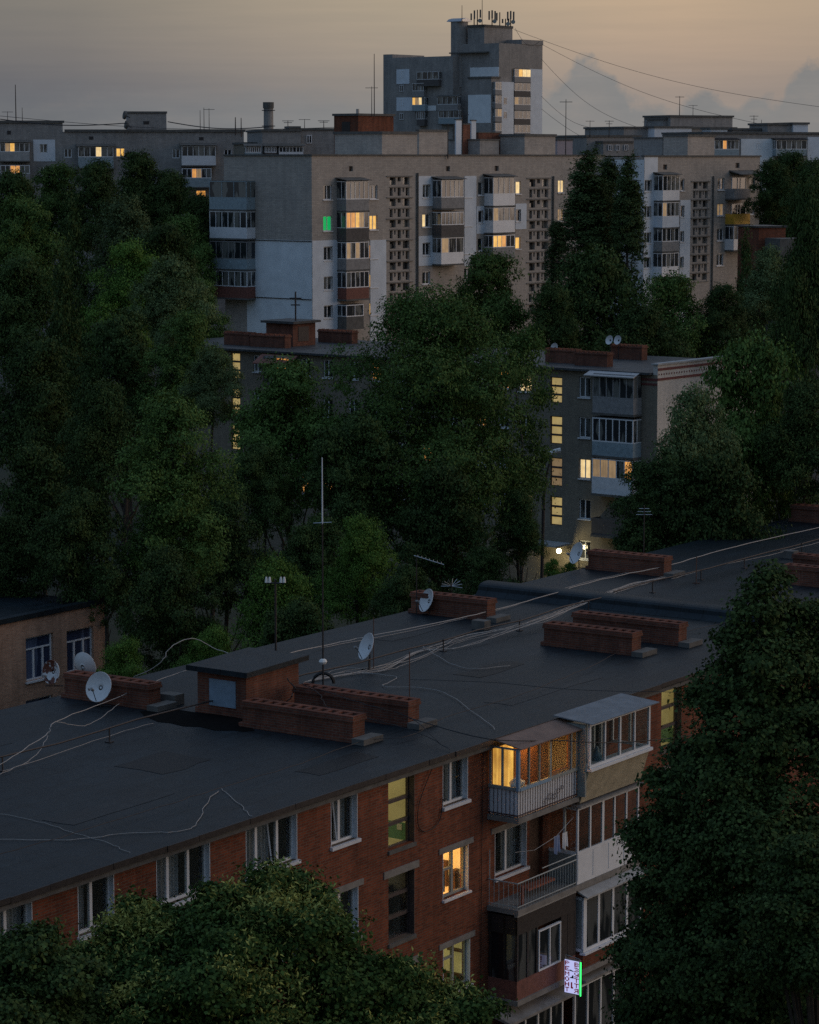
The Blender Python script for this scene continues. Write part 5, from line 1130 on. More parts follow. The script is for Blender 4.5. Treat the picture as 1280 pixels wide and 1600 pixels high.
far_mast(700, 193, 243, 262, 'thin pole among the vent shafts of the long block', .06, 0, 'mast'); far_mast(722, 176, 240, 265, 'pole in front of the white vent shafts', .06, 1)

# ---- grey block at the far left
p = at_y(0, 245, 336); Lf = Site(p[0], p[1], 82)
lb = empty('apartment_block', Lf.O, Lf.rot, 'long dull grey-brown block with a roof hut, behind the trees at far left', 'building')
z1_, z2_ = Lf.hit_v(50, 192)[1], Lf.hit_v(250, 206)[1]
u1_, u2_ = Lf.hit_v(98, 200)[0], Lf.hit_v(381, 207)[0]
lw = []
for y0 in (222, 258): lw.append((sr(Lf, 7, 18, y0, y0 + 15), 'lit_o' if y0 > 250 else 'lit_y', None)); lw.append((sr(Lf, 20, 26, y0, y0 + 15), 'pane', None))
for px0, px1, yy in ((62, 74, (225, 260)), (100, 112, (232, 268)), (269, 281, (233, 268))):
    for y0 in yy: lw.append((sr(Lf, px0, px1, y0, y0 + 14), 'pane_b', None))
lw += [(sr(Lf, 181, 195, 231, 245), 'lit_y', None), (sr(Lf, 350, 362, 233, 247), 'pane', None)]
lw += [(sr(Lf, 303, 321, 266, 279), 'lit_o', None), (sr(Lf, 306, 322, 297, 309), 'lit_o', None)]
wl = MB(on_v(0)).wall(-60, u1_, -.6, z1_, [x[0] for x in lw if x[0][1] < u1_], .25); wl.wall(u1_, u2_, -.6, z2_, [x[0] for x in lw if x[0][0] > u1_], .25)
wl.quad((u1_, 0, z2_), (u1_, 12, z2_), (u1_, 12, z1_), (u1_, 0, z1_)).quad((-60, 0, z1_), (u1_, 0, z1_), (u1_, 12, z1_), (-60, 12, z1_)).quad((u1_, 0, z2_), (u2_, 0, z2_), (u2_, 12, z2_), (u1_, 12, z2_)).quad((u2_, 0, -.6), (u2_, 12, -.6), (u2_, 12, z2_), (u2_, 0, z2_)).quad((-60, 12, -.6), (u2_, 12, -.6), (u2_, 12, z2_), (-60, 12, z2_))
lwo = wl.build('wall', M['brick_grey'], lb)
MB(on_v(0)).box(-60, u1_ + .2, -.2, .3, z1_ + .003, z1_ + .3).box(u1_ + .21, u2_ + .2, -.2, .3, z2_ + .003, z2_ + .3).build('coping', M['conc_dark'], lwo)
for r, pn, _ in lw: win(lb, on_v(0), *r, (.5,), pane=[pn] * 2, inset=.12, fw=.09)
for (x0, x1, y0, y1, m_) in ((52, 86, 218, 252, 'render'),):
    r = sr(Lf, x0, x1, y0, y1); hs = [q[0] for q in lw if q[0][0] > r[0] and q[0][1] < r[1]]; hs = [(h[0], h[1], max(h[2], r[2]), h[3]) for h in hs if h[3] > r[2] and h[2] < r[3]]
    MB(on_v(0)).wall(r[0], r[1], r[2], r[3], hs, .05, -.053).build('insulation_render', M[m_], lb)
for (x0, x1, yt, yp, ys, par, lt, cn) in ((0, 46, 223, 237, 251, 'conc_light', {2: 'lit_y', 1: 'lit_dim'}, 'conc_dark'), (0, 46, 258, 271, 285, 'grey_par', {2: 'lit_o', 3: 'lit_o'}, None), (122, 177, 229, 245, 262, 'blue_par', {3: 'lit_p'}, 'conc_dark'), (284, 337, 228, 244, 258, 'whitem', {}, 'conc_dark'), (284, 330, 263, 278, 292, 'blue_par', {2: 'lit_o', 3: 'lit_dim'}, None)):
    a0, a1 = Lf.hit_v(x0, 230, -1.2)[0], Lf.hit_v(x1, 230, -1.2)[0]; zz = [Lf.hit_v((x0 + x1) / 2, q, -1.2)[1] for q in (ys, yp, yt)]; fbal(lb, on_v(0), a0, a1, *zz, par, n=6, depth=1.2, lit=lt, canopy=cn)
for x0, x1, y0, y1 in ((11, 17, 204, 210), (139, 146, 213, 218), (311, 318, 214, 219)): r = sr(Lf, x0, x1, y0, y1); MB(on_v(0)).box(r[0], r[1], -.02, -.003, r[2], r[3]).build('attic_vent', M['metal'], lb)
r = sr(Lf, 200, 260, 177, 207, .5); h_ = block(lb, 'roof_hut', 'brick_grey', r[0], r[1], .5, 7, z2_ + .005, r[3], .25, ov=.1)
r = sr(Lf, 224, 233, 189, 194, .5); MB(on_v(.5)).box(r[0], r[1], -.03, -.003, r[2], r[3]).build('attic_vent', M['metal'], h_)
c = at_y(196, 182, 336.5)
for i, (px, py, lb_) in enumerate(((196.5, 180, 'upper dish on the side of the hut on the far left block'), (199, 195, 'lower dish on the side of the hut on the far left block'))):
    c = at_y(px, py, 337); o = empty('satellite_dish', c, 0, lb_, 'satellite dish', 'satellite dishes on the roofs')
    MB().tube([(0, 0, 0), (-.25, -.1, .05)], .55, 14, .5).build('dish', M['conc_dark'], o); MB().tube([(0, 0, 0), (.5, 0, -.3)], .06, 5).build('arm', M['metal'], o)

# ---- brick boiler chimney and the low grey roofs behind the long block
c0 = at_y(420, 245, 420); ch = empty('chimney_stack', (c0[0], c0[1], -.6), 0, 'round brick boiler-house chimney standing against the sky at left', 'chimney')
Hc = at_y(420, 160, 420)[2] + .6
MB().tube([(0, 0, 0), (0, 0, Hc)], 1.1, 16, .72).build('shaft', M['brick_grey'], ch); MB().tube([(0, 0, Hc - .9), (0, 0, Hc + .05)], .85, 16).build('rim', M['conc_dark'], ch)
b = MB()
for hh in (Hc - 1.2, Hc - 3.6): b.tube([(1.0 * math.cos(t), 1.0 * math.sin(t), hh) for t in [2 * math.pi * i / 16 for i in range(17)]], .06, 4)
b.build('hoop', M['metal'], ch)
p = at_y(410, 245, 318); K = Site(p[0], p[1], 78)
kb = empty('apartment_block', K.O, K.rot, 'grey block with glazed top-floor balconies peeping over the long block, right of the round chimney', 'building')
def kbox(px0, px1, pyt, v, dep, mat, name, cap=.25, z0=-.6):
    r = sr(K, px0, px1, pyt, 260, v); return block(kb, name, mat, r[0], r[1], v, v + dep, z0, r[3] - cap, cap, ov=.15)
kbox(410, 470, 202, 0, 12, 'brick_grey', 'wall'); kbox(470, 530, 200, 3, 12, 'brick_grey', 'wing'); kbox(382, 411, 222, 4, 9, 'brick_brown', 'wing'); kbox(453, 468, 197, 2, 3, 'brick_grey', 'vent_shaft', z0=20); 
for px0, px1, par in ((414, 432, 'dark_par'), (436, 474, 'whitem'), (384, 408, 'blue_par')):
    a0, a1 = K.hit_v(px0, 230, -.8)[0], K.hit_v(px1, 230, -.8)[0]; zz = [K.hit_v(px0, q, -.8)[1] for q in (246, 238, 229)]; fbal(kb, on_v(0), a0, a1, *zz, par, n=7, depth=.8, canopy='conc_dark')
r = sr(K, 479, 487, 211, 224, 3); win(kb, on_v(2.9), *r, (.5,), inset=.02)
rb = Site(*at_y(560, 200, 300)[:2], 39.5)
rh = empty('rooftop_hut', (rb.O[0], rb.O[1], 28), rb.rot, 'red brick hut with a dark side, standing on a roof left of the tower', 'hut')
zz = rb.hit_v(560, 177)[1] - 28; ur = rb.hit_v(615, 180)[0]; vl = rb.hit_u(522, 180)[0]
ho_ = MB().box(0, ur, 0, vl, -28.6, zz - .25).build('wall', M['brick_red'], rh); MB().box(-.15, ur + .15, -.15, vl + .15, zz - .247, zz).build('roof', M['conc_dark'], rh); MB().tube([(.6, .6, zz), (.6, .6, zz + .5)], .18, 8).build('vent_pipe', M['steel'], rh)
MB(on_u(0)).box(1.2, 2.4, -.03, -.003, zz - 3.0, zz - .9).build('door', M['metal'], rh)

# ---- right-hand background
p = at_y(917, 245, 430); Rg = Site(p[0], p[1], 62)
rgb = empty('apartment_block', Rg.O, Rg.rot, 'grey stepped block with a big rooftop hut at right, behind the poplars', 'building')
def rbox(px0, px1, pyt, v, dep, mat, name, z0=-.6, cap=.3):
    r = sr(Rg, px0, px1, pyt, 260, v); return block(rgb, name, mat, r[0], r[1], v, v + dep, z0, r[3] - cap, cap, ov=.2)
rbox(917, 1000, 211, 0, 14, 'brick_grey', 'wall'); rbox(975, 1150, 198, 6, 12, 'brick_grey', 'wall'); rbox(1023, 1081, 197, 4, 3, 'render', 'wing'); rbox(1048, 1145, 180, 9, 8, 'brick_grey', 'penthouse'); rbox(1037, 1050, 184, 10, 5, 'brick_grey', 'penthouse'); rbox(943, 990, 220, -2, 1.9, 'brick_grey', 'wing')
r = sr(Rg, 917, 990, 213, 224, 0)
for i, px in enumerate((950, 962, 975)): win(rgb, on_v(-2.15), *sr(Rg, px, px + 6, 226, 235, -2.0), (.5,), inset=.03)
p = at_y(1100, 245, 400); Rh = Site(p[0], p[1], 70)
rhb = empty('apartment_block', Rh.O, Rh.rot, 'long bluish block with dark awnings at the right edge, above the treetops', 'building')
def hbox(px0, px1, pyt, v, dep, mat, name, z0=-.6, cap=.3):
    r = sr(Rh, px0, px1, pyt, 260, v); return block(rhb, name, mat, r[0], r[1], v, v + dep, z0, r[3] - cap, cap, ov=.2)
hbox(1100, 1300, 206, 0, 14, 'brick_grey', 'wall'); hbox(1200, 1240, 192, 3, 6, 'brick_grey', 'roof_hut', 20); hbox(1240, 1263, 191, 2.5, 6, 'render', 'roof_hut', 20); hbox(1145, 1200, 200, 5, 6, 'brick_grey', 'wing', 20); hbox(1111, 1137, 199, 4, 3, 'render', 'vent_shaft', 20)
r = sr(Rh, 1158, 1211, 217, 300); MB(on_v(0)).box(r[0], r[1], -.08, -.003, r[2], r[3]).build('insulation_render', M['render_blue'], rhb); r = sr(Rh, 1262, 1300, 214, 300); MB(on_v(0)).box(r[0], r[1], -.08, -.003, r[2], r[3]).build('insulation_render', M['render'], rhb)
for px in (1182, 1196): win(rhb, on_v(-.1), *sr(Rh, px, px + 7, 223, 233, 0), (.5,), inset=.02)
for x0, x1, lt in ((1117, 1155, {2: 'lit_o'}), (1213, 1261, {})):
    a0, a1 = Rh.hit_v(x0, 230, -1.2)[0], Rh.hit_v(x1, 230, -1.2)[0]; zz = [Rh.hit_v(x0, q, -1.2)[1] for q in (243, 233, 219)]; fbal(rhb, on_v(0), a0, a1, *zz, 'blue_par', n=6, depth=1.2, lit=lt, canopy='metal')
pb = Site(*at_y(871, 240, 380)[:2], 70); pk = empty('pink_hut', (pb.O[0], pb.O[1], 0), pb.rot, 'small pale pink rooftop shed right of the tower', 'hut')
zz = pb.hit_v(880, 217)[1]; MB().box(0, pb.hit_v(895, 220)[0], 0, 4, -.6, zz - .2).build('wall', plain('pink_render', (.45, .36, .36), .9, .12, 1), pk); MB().box(-.1, pb.hit_v(895, 220)[0] + .1, -.1, 4.1, zz - .197, zz).build('roof', M['conc_dark'], pk)
p = at_y(1186, 372, 235); sh_ = Site(p[0], p[1], 70); sd = empty('brick_shed', (p[0], p[1], 0), sh_.rot, 'small red brick shed among the trees right of the long block', 'shed')
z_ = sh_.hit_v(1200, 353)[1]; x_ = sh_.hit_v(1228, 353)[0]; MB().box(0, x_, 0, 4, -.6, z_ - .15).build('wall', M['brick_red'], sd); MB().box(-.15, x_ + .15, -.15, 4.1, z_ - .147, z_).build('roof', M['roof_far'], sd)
MB().box(.5, x_ + 7, -3, -.2, -.6, sh_.hit_v(1228, 371)[1]).build('lean_to', M['conc_dark'], sd)
# wires from the tower
tops = T.world(uR * .8, 2, 0); tz = at_y(805, 45, 552)[2]
for px0, py0, px1, py1, Y1, lab in ((803, 46, 1290, 168, 500, 'upper wire running from the tower top to the right edge'), (845, 68, 1200, 196, 480, 'second wire sloping from the tower parapet to the right roofs'), (846, 92, 1000, 200, 480, 'steep wire dropping from the tower side behind the cloud'), (846, 150, 960, 200, 470, 'low wire from the tower toward the poplar tops'), (846, 170, 1010, 236, 470, 'lowest wire from the tower'), (805, 44, 846, 62, 545, 'short wire along the top of the tower')):
    a, b_ = at_y(px0, py0, 551), at_y(px1, py1, Y1); P = [a + (b_ - a) * t + np.array([0, 0, -2.2 * math.sin(math.pi * t)]) for t in [i / 8 for i in range(9)]]
    air_cable(P, lab, 'metal', .035, 'wires of the tower', 'wire')
for (px0, py0, px1, py1, dy, lab) in ((0, 186, 200, 192, 2, 'heavy wire over the roof of the far left block'), (262, 190, 420, 198, 2, 'heavy wire from the far left hut to the round chimney'), (0, 181, 585, 196, 4, 'fine wire over the whole far left skyline')):
    a, b_ = at_y(px0, py0, 330), at_y(px1, py1, 330); air_cable([a + (b_ - a) * t + np.array([0, 0, -.25 * math.sin(math.pi * t) * dy]) for t in [i / 8 for i in range(9)]], lab, 'metal', .06 if dy == 2 else .03, 'wires of the far left block', 'wire')

# ================================================================== trees
rng = np.random.default_rng(11)
def unit(n):
    d = rng.normal(size=(n, 3)); return d / (np.linalg.norm(d, axis=1, keepdims=True) + 1e-9)
def leaf_mesh(name, P, Nn, size, aspect=.62):
    n = len(P); t = np.cross(Nn, unit(n)); t /= np.linalg.norm(t, axis=1, keepdims=True) + 1e-9
    t[:, 2] -= .35; t /= np.linalg.norm(t, axis=1, keepdims=True) + 1e-9
    s = np.cross(Nn, t); s /= np.linalg.norm(s, axis=1, keepdims=True) + 1e-9
    L = (size * rng.uniform(.6, 1.3, n))[:, None]; fold = Nn * L * .12
    v = np.empty((n * 4, 3)); v[0::4] = P - t * L * .5; v[1::4] = P + s * L * aspect * .5 - t * L * .08 + fold; v[2::4] = P + t * L * .5; v[3::4] = P - s * L * aspect * .5 - t * L * .08 + fold
    me = bpy.data.meshes.new(name); me.vertices.add(n * 4); me.vertices.foreach_set('co', v.ravel())
    me.loops.add(n * 4); me.loops.foreach_set('vertex_index', np.arange(n * 4, dtype=np.int32))
    me.polygons.add(n); me.polygons.foreach_set('loop_start', np.arange(0, n * 4, 4, dtype=np.int32)); me.polygons.foreach_set('loop_total', np.full(n, 4, dtype=np.int32))
    me.update(); me.validate(); return me
def crown_points(lobes, per, clump_r, n_clump, shell=.72, up=.45, droop=0):
    """lobes: rows of centre + radii; leaves gather in clumps near the lobes' skins"""
    lobes = np.array(lobes); wgt = lobes[:, 3] * lobes[:, 5]; li = rng.choice(len(lobes), n_clump, p=wgt / wgt.sum())
    d = unit(n_clump); d[:, 2] = np.where(d[:, 2] < -.45, -d[:, 2] * .6, d[:, 2]); rr = shell + (1.04 - shell) * rng.random(n_clump) ** .7
    inner = rng.random(n_clump) < .16; rr[inner] *= rng.uniform(.3, .9, inner.sum())
    c = lobes[li, :3] + d * lobes[li, 3:6] * rr[:, None]
    cr = clump_r * rng.uniform(.55, 1.35, n_clump)
    k = np.repeat(np.arange(n_clump), per); g = rng.normal(size=(len(k), 3)) * np.array([1, 1, .62]); g *= (cr[k] * .5)[:, None]
    P = c[k] + g; Nn = d[k] * .75 + np.array([0, 0, up - .2]) + unit(len(k)) * .5; Nn /= np.linalg.norm(Nn, axis=1, keepdims=True) + 1e-9
    return P, Nn, c
def tree_lobes(kind, Rr, H, n):
    out = []
    if kind == 'broad':
        for i in range(n):
            a = 2 * math.pi * (i * .381 + rng.random() * .25); t = (i + .5) / n; z = H * (.16 + .74 * t); prof_ = math.sin(math.pi * min(1, .25 + .72 * t)) ** .7
            rd = Rr * prof_ * rng.uniform(.42, .82) * (1 if i % 5 else .25); lr = Rr * rng.uniform(.20, .36) * (.75 + .35 * prof_); out.append((rd * math.cos(a), rd * math.sin(a), z, lr, lr, lr * rng.uniform(.6, .95)))
        out.append((rng.uniform(-.15, .15) * Rr, rng.uniform(-.15, .15) * Rr, H * .88, Rr * .28, Rr * .28, H * .10)); out.append((0, 0, H * .48, Rr * .48, Rr * .48, H * .34))
    elif kind == 'cone':
        for i in range(n):
            a = 2 * math.pi * i * .381; t = (i + .5) / n; z = H * (.06 + .84 * t); wd = Rr * (1 - t) ** .75
            lr = Rr * (.14 + .26 * (1 - t)) * rng.uniform(.8, 1.2); out.append((wd * .72 * math.cos(a), wd * .72 * math.sin(a), z, lr, lr, lr * 1.15))
        out.append((0, 0, H * .93, Rr * .12, Rr * .12, H * .08)); out.append((0, 0, H * .4, Rr * .5, Rr * .5, H * .4))
    elif kind == 'poplar':
        for i in range(n):
            a = rng.uniform(0, 6.28); t = rng.random() ** .9; z = H * (.04 + .86 * t); wd = Rr * (1 - t) ** .28 * min(1, .6 + t * 2)
            out.append((wd * .45 * math.cos(a) + .25 * t, wd * .45 * math.sin(a), z, wd * .42 + .08, wd * .42 + .08, H * .15 * rng.uniform(.7, 1.3)))
        out.append((.3, 0, H * .92, Rr * .26, Rr * .26, H * .08)); out.append((.12, 0, H * .72, Rr * .34, Rr * .34, H * .2)); out.append((0, 0, H * .42, Rr * .62, Rr * .62, H * .36))
    elif kind == 'airy':
        for i in range(n):
            a = 2 * math.pi * (i * .381); t = (i + .5) / n; z = H * (.1 + .82 * t); rd = Rr * .75 * math.sin(math.pi * (.2 + .7 * t)) * rng.uniform(.4, 1.05); lr = Rr * rng.uniform(.18, .34)
            out.append((rd * math.cos(a), rd * math.sin(a), z, lr, lr, lr * .7))
    return out
def make_crown(name, kind, Rr, H, nl, nclump, per, clump_r, leafsize, mat, shell=.72, extra=None):
    lb_ = tree_lobes(kind, Rr, H, nl); P, Nn, c = crown_points(lb_, per, clump_r, nclump, shell); me = leaf_mesh(name, P, Nn, leafsize); me.materials.append(mat)
    return me, Rr, H, lb_
def trunk_mesh(lobes, H, z_crown, r0, seed, tall=.85):
    """tapered trunk with limbs into the lobes; z 0 is the ground, crown starts at z_crown"""
    b = MB(); rr = random.Random(seed); P = [(0, 0, -.3)]
    top = z_crown + H * tall; k = 7
    for i in range(1, k + 1): t = i / k; P.append((rr.uniform(-.18, .18) * (1 + t), rr.uniform(-.18, .18) * (1 + t), top * t))
    b.tube(P, r0, 8, r0 * .22)
    for (x, y, z, *_r) in lobes[:12]:
        zb = max(z_crown * .75, z_crown + z * .55 - math.hypot(x, y) * .5); m = (x * .45, y * .45, zb + (z + z_crown - zb) * .35)
        b.tube([(0, 0, zb), m, (x * .9, y * .9, z + z_crown)], r0 * .34, 5, r0 * .1)
    return b
protos = {}
def proto(key, kind, Rr, H, nl, nclump, per, cr, ls, mat, zc=.35, r0=.28, bark='bark', shell=.72):
    me, _, _, lb_ = make_crown(kind + '_crown', kind, Rr, H, nl, nclump, per, cr, ls, M[mat], shell)
    zc_ = H * zc; tm = trunk_mesh(lb_, H, zc_, r0, len(protos)).build('trunk', M[bark]); tme = tm.data; COL.objects.unlink(tm); bpy.data.objects.remove(tm)
    protos[key] = (me, tme, Rr, H, zc_)
def tree(key, px, py_top, hw, Y, label, py_bot=None, z0=-.6, name='tree', group='trees of the courtyard', spin=None):
    """crown reaching py_top at px, hw half width in survey pixels; py_bot where the crown begins"""
    me, tme, Rr, H, zc = protos[key]; t = at_y(px, py_top, Y); sxy = hw * Y / FPX / Rr
    z_low = at_y(px, py_bot, Y)[2] if py_bot else (max(z0 + (t[2] - z0) * .2, t[2] - 2.35 * hw * Y / FPX) if me.name.startswith('broad') else z0 + (t[2] - z0) * .2)
    z_low = max(t[2] - (t[2] - z_low) * 1.18, z0 + .1); sz = (t[2] - z_low) / H
    root = empty(name, (t[0], t[1], z0), spin if spin is not None else rng.uniform(0, 6.28), label, 'tree', group)
    c = bpy.data.objects.new('crown', me); COL.objects.link(c); c.parent = root; c.location = (0, 0, z_low - z0); c.scale = (sxy, sxy, sz)
    k = bpy.data.objects.new('trunk', tme); COL.objects.link(k); k.parent = root
    f = (z_low - z0) / zc; k.scale = (max(.6, sxy), max(.6, sxy), max(f, .15) if zc * f + H * .85 * f < (t[2] - z0) else (t[2] - z0) / (zc + H * .95))
    return root
proto('b1', 'broad', 5, 10, 22, 1150, 34, .60, .21, 'leaf_d'); proto('b2', 'broad', 5, 10, 26, 1200, 34, .56, .20, 'leaf_m'); proto('b3', 'broad', 5, 11, 20, 1100, 36, .62, .20, 'leaf_g')
proto('b4', 'broad', 5, 10, 24, 1200, 34, .54, .21, 'leaf_d'); proto('f1', 'broad', 4, 8, 24, 1250, 36, .44, .14, 'leaf_b'); proto('f2', 'broad', 4, 8, 26, 1250, 36, .46, .14, 'leaf_b')
proto('c1', 'cone', 4, 13, 30, 1100, 34, .55, .20, 'leaf_d'); proto('c2', 'broad', 4, 13, 34, 1700, 36, .5, .16, 'leaf_m')
proto('p1', 'poplar', 2.2, 14, 34, 1050, 34, .40, .18, 'leaf_p'); proto('p2', 'poplar', 2.2, 14, 30, 1000, 34, .42, .18, 'leaf_p'); proto('a1', 'airy', 3, 9, 24, 420, 30, .6, .17, 'leaf_m', bark='bark_pale', r0=.16)
proto('bg', 'broad', 9, 17, 46, 3300, 36, .72, .19, 'leaf_m', zc=.45, r0=.4)
far = [('b1', 20, 262, 60, 275, 'dark tree low before the lit balconies at the far left edge'), ('b2', 95, 250, 52, 272, 'rounded tree before the far left block, under its dull windows'), ('b4', 150, 246, 48, 268, 'dark tree below the long awning of the far left block'),
       ('b1', 215, 232, 52, 262, 'tallest dark tree, its top touching the lit window by the far left roof hut'), ('b4', 268, 262, 45, 262, 'dark tree below the white balcony of the far left block'), ('b1', 312, 300, 40, 258, 'dark tree in the gap left of the shaded end of the long block'), ('b2', 285, 330, 50, 252, 'tree just left of the lower glazed balconies of the long block'),
       ('b2', 30, 300, 62, 232, 'broad tree second from the left edge, below the far block'), ('c1', 112, 305, 46, 222, 'pointed dark tree in the left wood'), ('b3', 195, 303, 66, 226, 'pale grey-green rounded tree in the middle of the left wood'), ('b1', 258, 345, 62, 222, 'dark tree between the pale rounded one and the long block'), ('b2', 305, 430, 45, 214, 'tree beside the dark-red bottom balcony of the long block'),
       ('f1', 200, 370, 66, 188, 'bright green tree in the middle of the left wood'), ('b1', 30, 395, 70, 190, 'dark tree at the left edge below the broad one'), ('c1', 95, 380, 55, 182, 'dark cone-shaped tree left of the bright green one'), ('b3', 262, 395, 56, 178, 'tree with a lit right flank before the long block'), ('b2', 295, 480, 62, 165, 'leafy tree just left of the lit stairwell of the brown block'), ('b4', 190, 480, 72, 168, 'dark tree below the bright green one'), ('b1', 60, 520, 80, 160, 'large dark tree at the left edge, halfway down'), ('b3', 330, 540, 42, 152, 'tree whose edge crosses the lit stairwell panes of the brown block')]
for a in far: tree(*a[:3], a[3] * 1.25, *a[4:])
mid = [('b1', 160, 590, 80, 140, 'dark tree behind the tall bright-topped tree on the left'), ('c2', 268, 600, 108, 124, 'tall full tree with a bright yellow-green top, left of centre', 925), ('b1', 50, 690, 90, 128, 'dark tree above the low brick building'), ('b4', 130, 760, 90, 121, 'dark tree left of the tall bright-topped one, low down'), ('b1', 10, 800, 70, 122, 'dark tree at the left edge above the low brick building'),
       ('bg', 682, 440, 208, 146, 'huge spreading tree in the centre before the brown block', 830), ('b2', 452, 553, 116, 150, 'tree leaning on the left flank of the huge central one', 790), ('b4', 560, 640, 95, 141, 'dark undertree at the left foot of the huge central one'), ('a1', 815, 500, 68, 150, 'thin airy tree with a tall stem right of the huge central one', 760), ('b1', 690, 720, 95, 138, 'dark lower tree under the huge central crown'), ('b4', 410, 690, 62, 140, 'dark tree behind the small bright trees by the roof'), ('b1', 810, 760, 52, 142, 'dark bushy tree left of the street lamp'),
       ('b2', 768, 386, 88, 222, 'tree overlapping the lower windows of the long block, behind the huge one'), ('b4', 925, 378, 108, 218, 'broad dark tree under the poplars'), ('b2', 1045, 420, 90, 205, 'rounded olive tree right of the broad dark one'), ('b1', 862, 440, 60, 214, 'dark tree in the gap above the brown block roof'), ('c1', 1166, 357, 44, 232, 'pointed dark tree before the right end of the long block'), ('b3', 1205, 382, 66, 220, 'tree with feathery top right of the pointed dark one'), ('b1', 1130, 440, 60, 205, 'dark tree below the right stair screen of the long block'), ('b4', 1000, 470, 80, 196, 'dark tree just behind the brown block roof'),
       ('b1', 1235, 232, 70, 300, 'tree in the dark wood right of the long block, under the bluish block'), ('b4', 1205, 245, 40, 290, 'narrow dark tree touching the right end of the long block'), ('b1', 1275, 245, 60, 285, 'dark tree at the right edge under the bluish block'), ('b1', 1268, 272, 66, 150, 'tall black-green tree at the right edge', 640), ('b4', 1250, 440, 60, 180, 'dark tree behind the big right-hand crown'),
       ('b2', 1185, 512, 128, 133, 'large leafy tree at right before the brown block end wall', 900), ('b3', 1092, 598, 92, 127, 'left tree of the right-hand group, its top beside the striped end wall', 880), ('b4', 1042, 700, 92, 125, 'dark spreading tree covering the lower brown balconies', 890), ('b4', 262, 850, 88, 117, 'dark low tree at the foot of the tall bright-topped one'), ('b1', 350, 760, 84, 131, 'dark tree between the tall bright-topped one and the tall mast'), ('b4', 500, 800, 66, 126, 'dark tree right behind the tall mast'), ('b1', 1260, 590, 80, 130, 'dark tree at the right edge behind the roof'), ('b1', 1120, 700, 120, 124, 'dark tree low behind the far end of the roof'),
       ('f1', 562, 800, 74, 118, 'small bright tree behind the tall mast, past the roof'), ('f2', 430, 865, 98, 112, 'bright bushy tree just behind the roof left of the mast'), ('f2', 335, 975, 60, 104, 'low bright bush behind the hatch hut'), ('f1', 195, 992, 64, 104, 'low bush between the brick building and the hatch hut'), ('b4', 470, 930, 80, 108, 'dark low tree at the far eave of the roof'), ('b4', 640, 880, 60, 115, 'dark low tree by the television aerial'), ('f1', 866, 872, 24, 175, 'small bush lit yellow by the entrance lamp'), ('f2', 893, 876, 18, 173, 'low shrub just right of the bush by the entrance lamp'), ('b1', 760, 850, 60, 125, 'dark bush left of the lit entrance'), ('b4', 1000, 800, 70, 128, 'dark bush below the brown balconies')]
for a in mid: tree(*a[:6], py_bot=a[6] if len(a) > 6 else None)
for k, px, py, hw, Y, lab in (('p1', 917, 236, 56, 238, 'leftmost and fullest of the three poplars before the long block'), ('p2', 950, 247, 36, 241, 'middle, slimmest poplar of the three before the long block'), ('p1', 981, 245, 37, 236, 'rightmost poplar of the three before the long block'), ('p2', 872, 345, 26, 236, 'short dark poplar left of the three tall ones')): tree(k, px, py, hw, Y, lab, py_bot=430, name='poplar_tree', group='poplars before the long block')

# ---- the two near trees, leaf by leaf
def near_tree(name, X, Y, zlow, lobes, nclump, per, cr, ls, mat, label, blossom=0, trunk=.3, shell=.7, core=.78, tall=.8):
    root = empty(name, (X, Y, -.6), 0, label, 'tree', 'near trees in front of the brick block'); main = lobes; lobes = []
    for l in main:
        lobes.append((*l[:3], l[3] * core, l[4] * core, l[5] * core * tall / .8)); d = unit(6); d[:, 2] = np.abs(d[:, 2]); 
        for q in d: k_ = rng.uniform(.22, .50); lobes.append((l[0] + q[0] * l[3] * .82, l[1] + q[1] * l[4] * .82, l[2] + q[2] * l[5] * .82, l[3] * k_, l[4] * k_, l[5] * k_ * tall))
    P, Nn, c = crown_points(lobes, per, cr, nclump, shell, .5); me = leaf_mesh('crown', P, Nn, ls, .72); me.materials.append(M[mat])
    o = bpy.data.objects.new('crown', me); COL.objects.link(o); o.parent = root; o.location = (0, 0, .6)
    if blossom:
        wz = np.clip(c[:, 2] - np.percentile(c[:, 2], 25), 0, None) ** 1.2 * np.clip(.5 + np.sin(c[:, 0] * 1.9 + 1) + .9 * np.sin(c[:, 1] * 2.3 + c[:, 2] * 1.7), .03, None) ** 1.5; k = rng.choice(len(c), blossom, p=wz / wz.sum()); Q_ = np.repeat(c[k], 12, 0) + rng.normal(size=(blossom * 12, 3)) * cr * .40; Q_[:, 2] += cr * .38; Q_[:, 1] -= cr * .25; n2 = unit(len(Q_)) * .8 + np.array([0, -.2, .7]); n2 /= np.linalg.norm(n2, axis=1, keepdims=True)
        mb_ = leaf_mesh('bracts', Q_, n2, ls * 1.15, .34); mb_.materials.append(M['blossom']); b = bpy.data.objects.new('blossom', mb_); COL.objects.link(b); b.parent = root; b.location = (0, 0, .6)
    zt = max(l[2] for l in lobes); b = MB(); b.tube([(0, 0, -.3), (.1, .05, zt * .4), (-.1, .1, zt * .75), (0, 0, zt)], trunk, 8, trunk * .25)
    for l in lobes[:14]: b.tube([(0, 0, max(1.5, l[2] * .55)), (l[0] * .5, l[1] * .5, l[2] * .75), (l[0], l[1], l[2])], trunk * .4, 5, trunk * .1)
    b.build('trunk', M['bark'], root); return root
def lobes_px(items, Y, X0, Y0):
    """items: px, py of the lobe's top, half width px, relative depth"""
    out = []
    for px, pt, hw, dy in items:
        t = at_y(px, pt, Y + dy); r = hw * (Y + dy) / FPX; out.append((t[0] - X0, Y + dy - Y0, t[2] - r * .85, r, r, r * .85))
    return out
X0, Y0 = at_y(420, 1500, 54)[0], 54
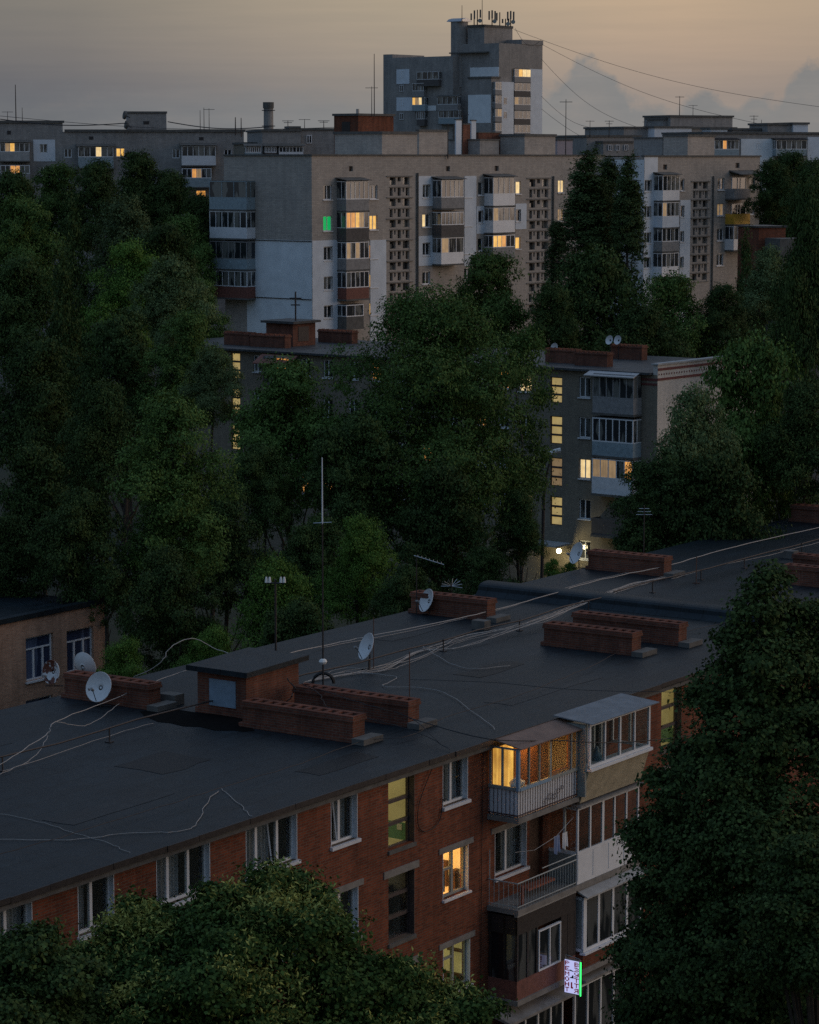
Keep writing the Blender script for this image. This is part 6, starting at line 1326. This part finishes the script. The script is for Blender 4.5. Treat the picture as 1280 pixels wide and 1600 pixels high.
ll = lobes_px([(420, 1362, 92, 0), (352, 1388, 70, -.5), (470, 1400, 95, -.8), (300, 1412, 80, .2), (240, 1405, 62, .4), (205, 1440, 90, -.4), (520, 1462, 100, -.6), (600, 1500, 90, -.4), (560, 1490, 70, -1.2), (660, 1555, 85, -.2), (730, 1548, 50, .2), (380, 1450, 140, -1.6), (150, 1480, 80, 0), (280, 1520, 130, -1.8), (460, 1540, 150, -2), (620, 1600, 120, -1.4), (170, 1590, 110, -1.2), (720, 1625, 90, 1.5), (800, 1650, 110, 3), (900, 1665, 120, 5), (990, 1660, 110, 7)], 54, X0, Y0)  # last lobes, out of view below, added to shade the lower brick wall
near_tree('linden_tree', X0, Y0, 4, ll, 5600, 36, .28, .10, 'leaf_l', 'flowering linden filling the lower left corner before the brick wall', 1900, .26, .78)
X1, Y1 = at_y(40, 1500, 51)[0], 51
ll = lobes_px([(45, 1446, 52, 0), (-30, 1462, 66, .3), (90, 1484, 56, -.3), (20, 1520, 110, -.6), (110, 1540, 70, .3), (-60, 1500, 80, 0)], 51, X1, Y1)
near_tree('linden_tree', X1, Y1, 4, ll, 1700, 36, .28, .105, 'leaf_d', 'darker tree in the extreme lower left corner', 0, .2)
X2, Y2 = at_y(1190, 1500, 66)[0], 66
ll = lobes_px([(px_ + (9 if px_ < 1150 else 4), pt_, hw_ * .97, dy_) for px_, pt_, hw_, dy_ in [(1196, 888, 34, 0), (1180, 925, 46, -.2), (1225, 950, 48, .2), (1150, 975, 42, -.1), (1200, 1000, 80, -.6), (1265, 945, 42, .3), (1280, 1000, 70, 0), (1120, 1040, 52, -.1), (1170, 1080, 95, -.9), (1095, 1075, 42, 0), (1250, 1100, 110, -.8), (1080, 1150, 60, -.3), (1130, 1190, 100, -1), (1050, 1195, 48, -.2), (1230, 1240, 150, -1.6), (1035, 1265, 62, -.3), (1085, 1300, 110, -1.1), (1012, 1300, 48, 0), (1180, 1390, 180, -2), (1010, 1370, 50, -.2), (1060, 1420, 120, -1), (1010, 1460, 60, -.3), (1100, 1540, 150, -1.6), (1020, 1560, 70, -.4), (1260, 1500, 170, -1.8), (1330, 1080, 100, 0), (1400, 1050, 130, .5), (1440, 1250, 190, 0), (1390, 1450, 200, -.5), (1120, 1260, 90, .4), (1150, 1440, 110, .6)]], 66, X2, Y2)  # lobes past the right edge are unseen, added to keep sun off the wall
near_tree('big_tree', X2, Y2, 3, ll, 11500, 30, .30, .12, 'leaf_d', 'big dark pyramidal tree filling the lower right before the brick block', 0, .3, .74, .92, 1.15)
X3, Y3 = at_y(1285, 1500, 60)[0], 60
ll = lobes_px([(1262, 1308, 46, 0), (1230, 1345, 40, .2), (1290, 1340, 60, -.2), (1240, 1390, 70, -.4), (1290, 1440, 90, -.6), (1225, 1470, 60, 0)], 60, X3, Y3)
near_tree('linden_tree', X3, Y3, 3, ll, 1700, 34, .30, .11, 'leaf_d', 'smaller rounded tree at the lower right edge before the big dark one', 0, .2)
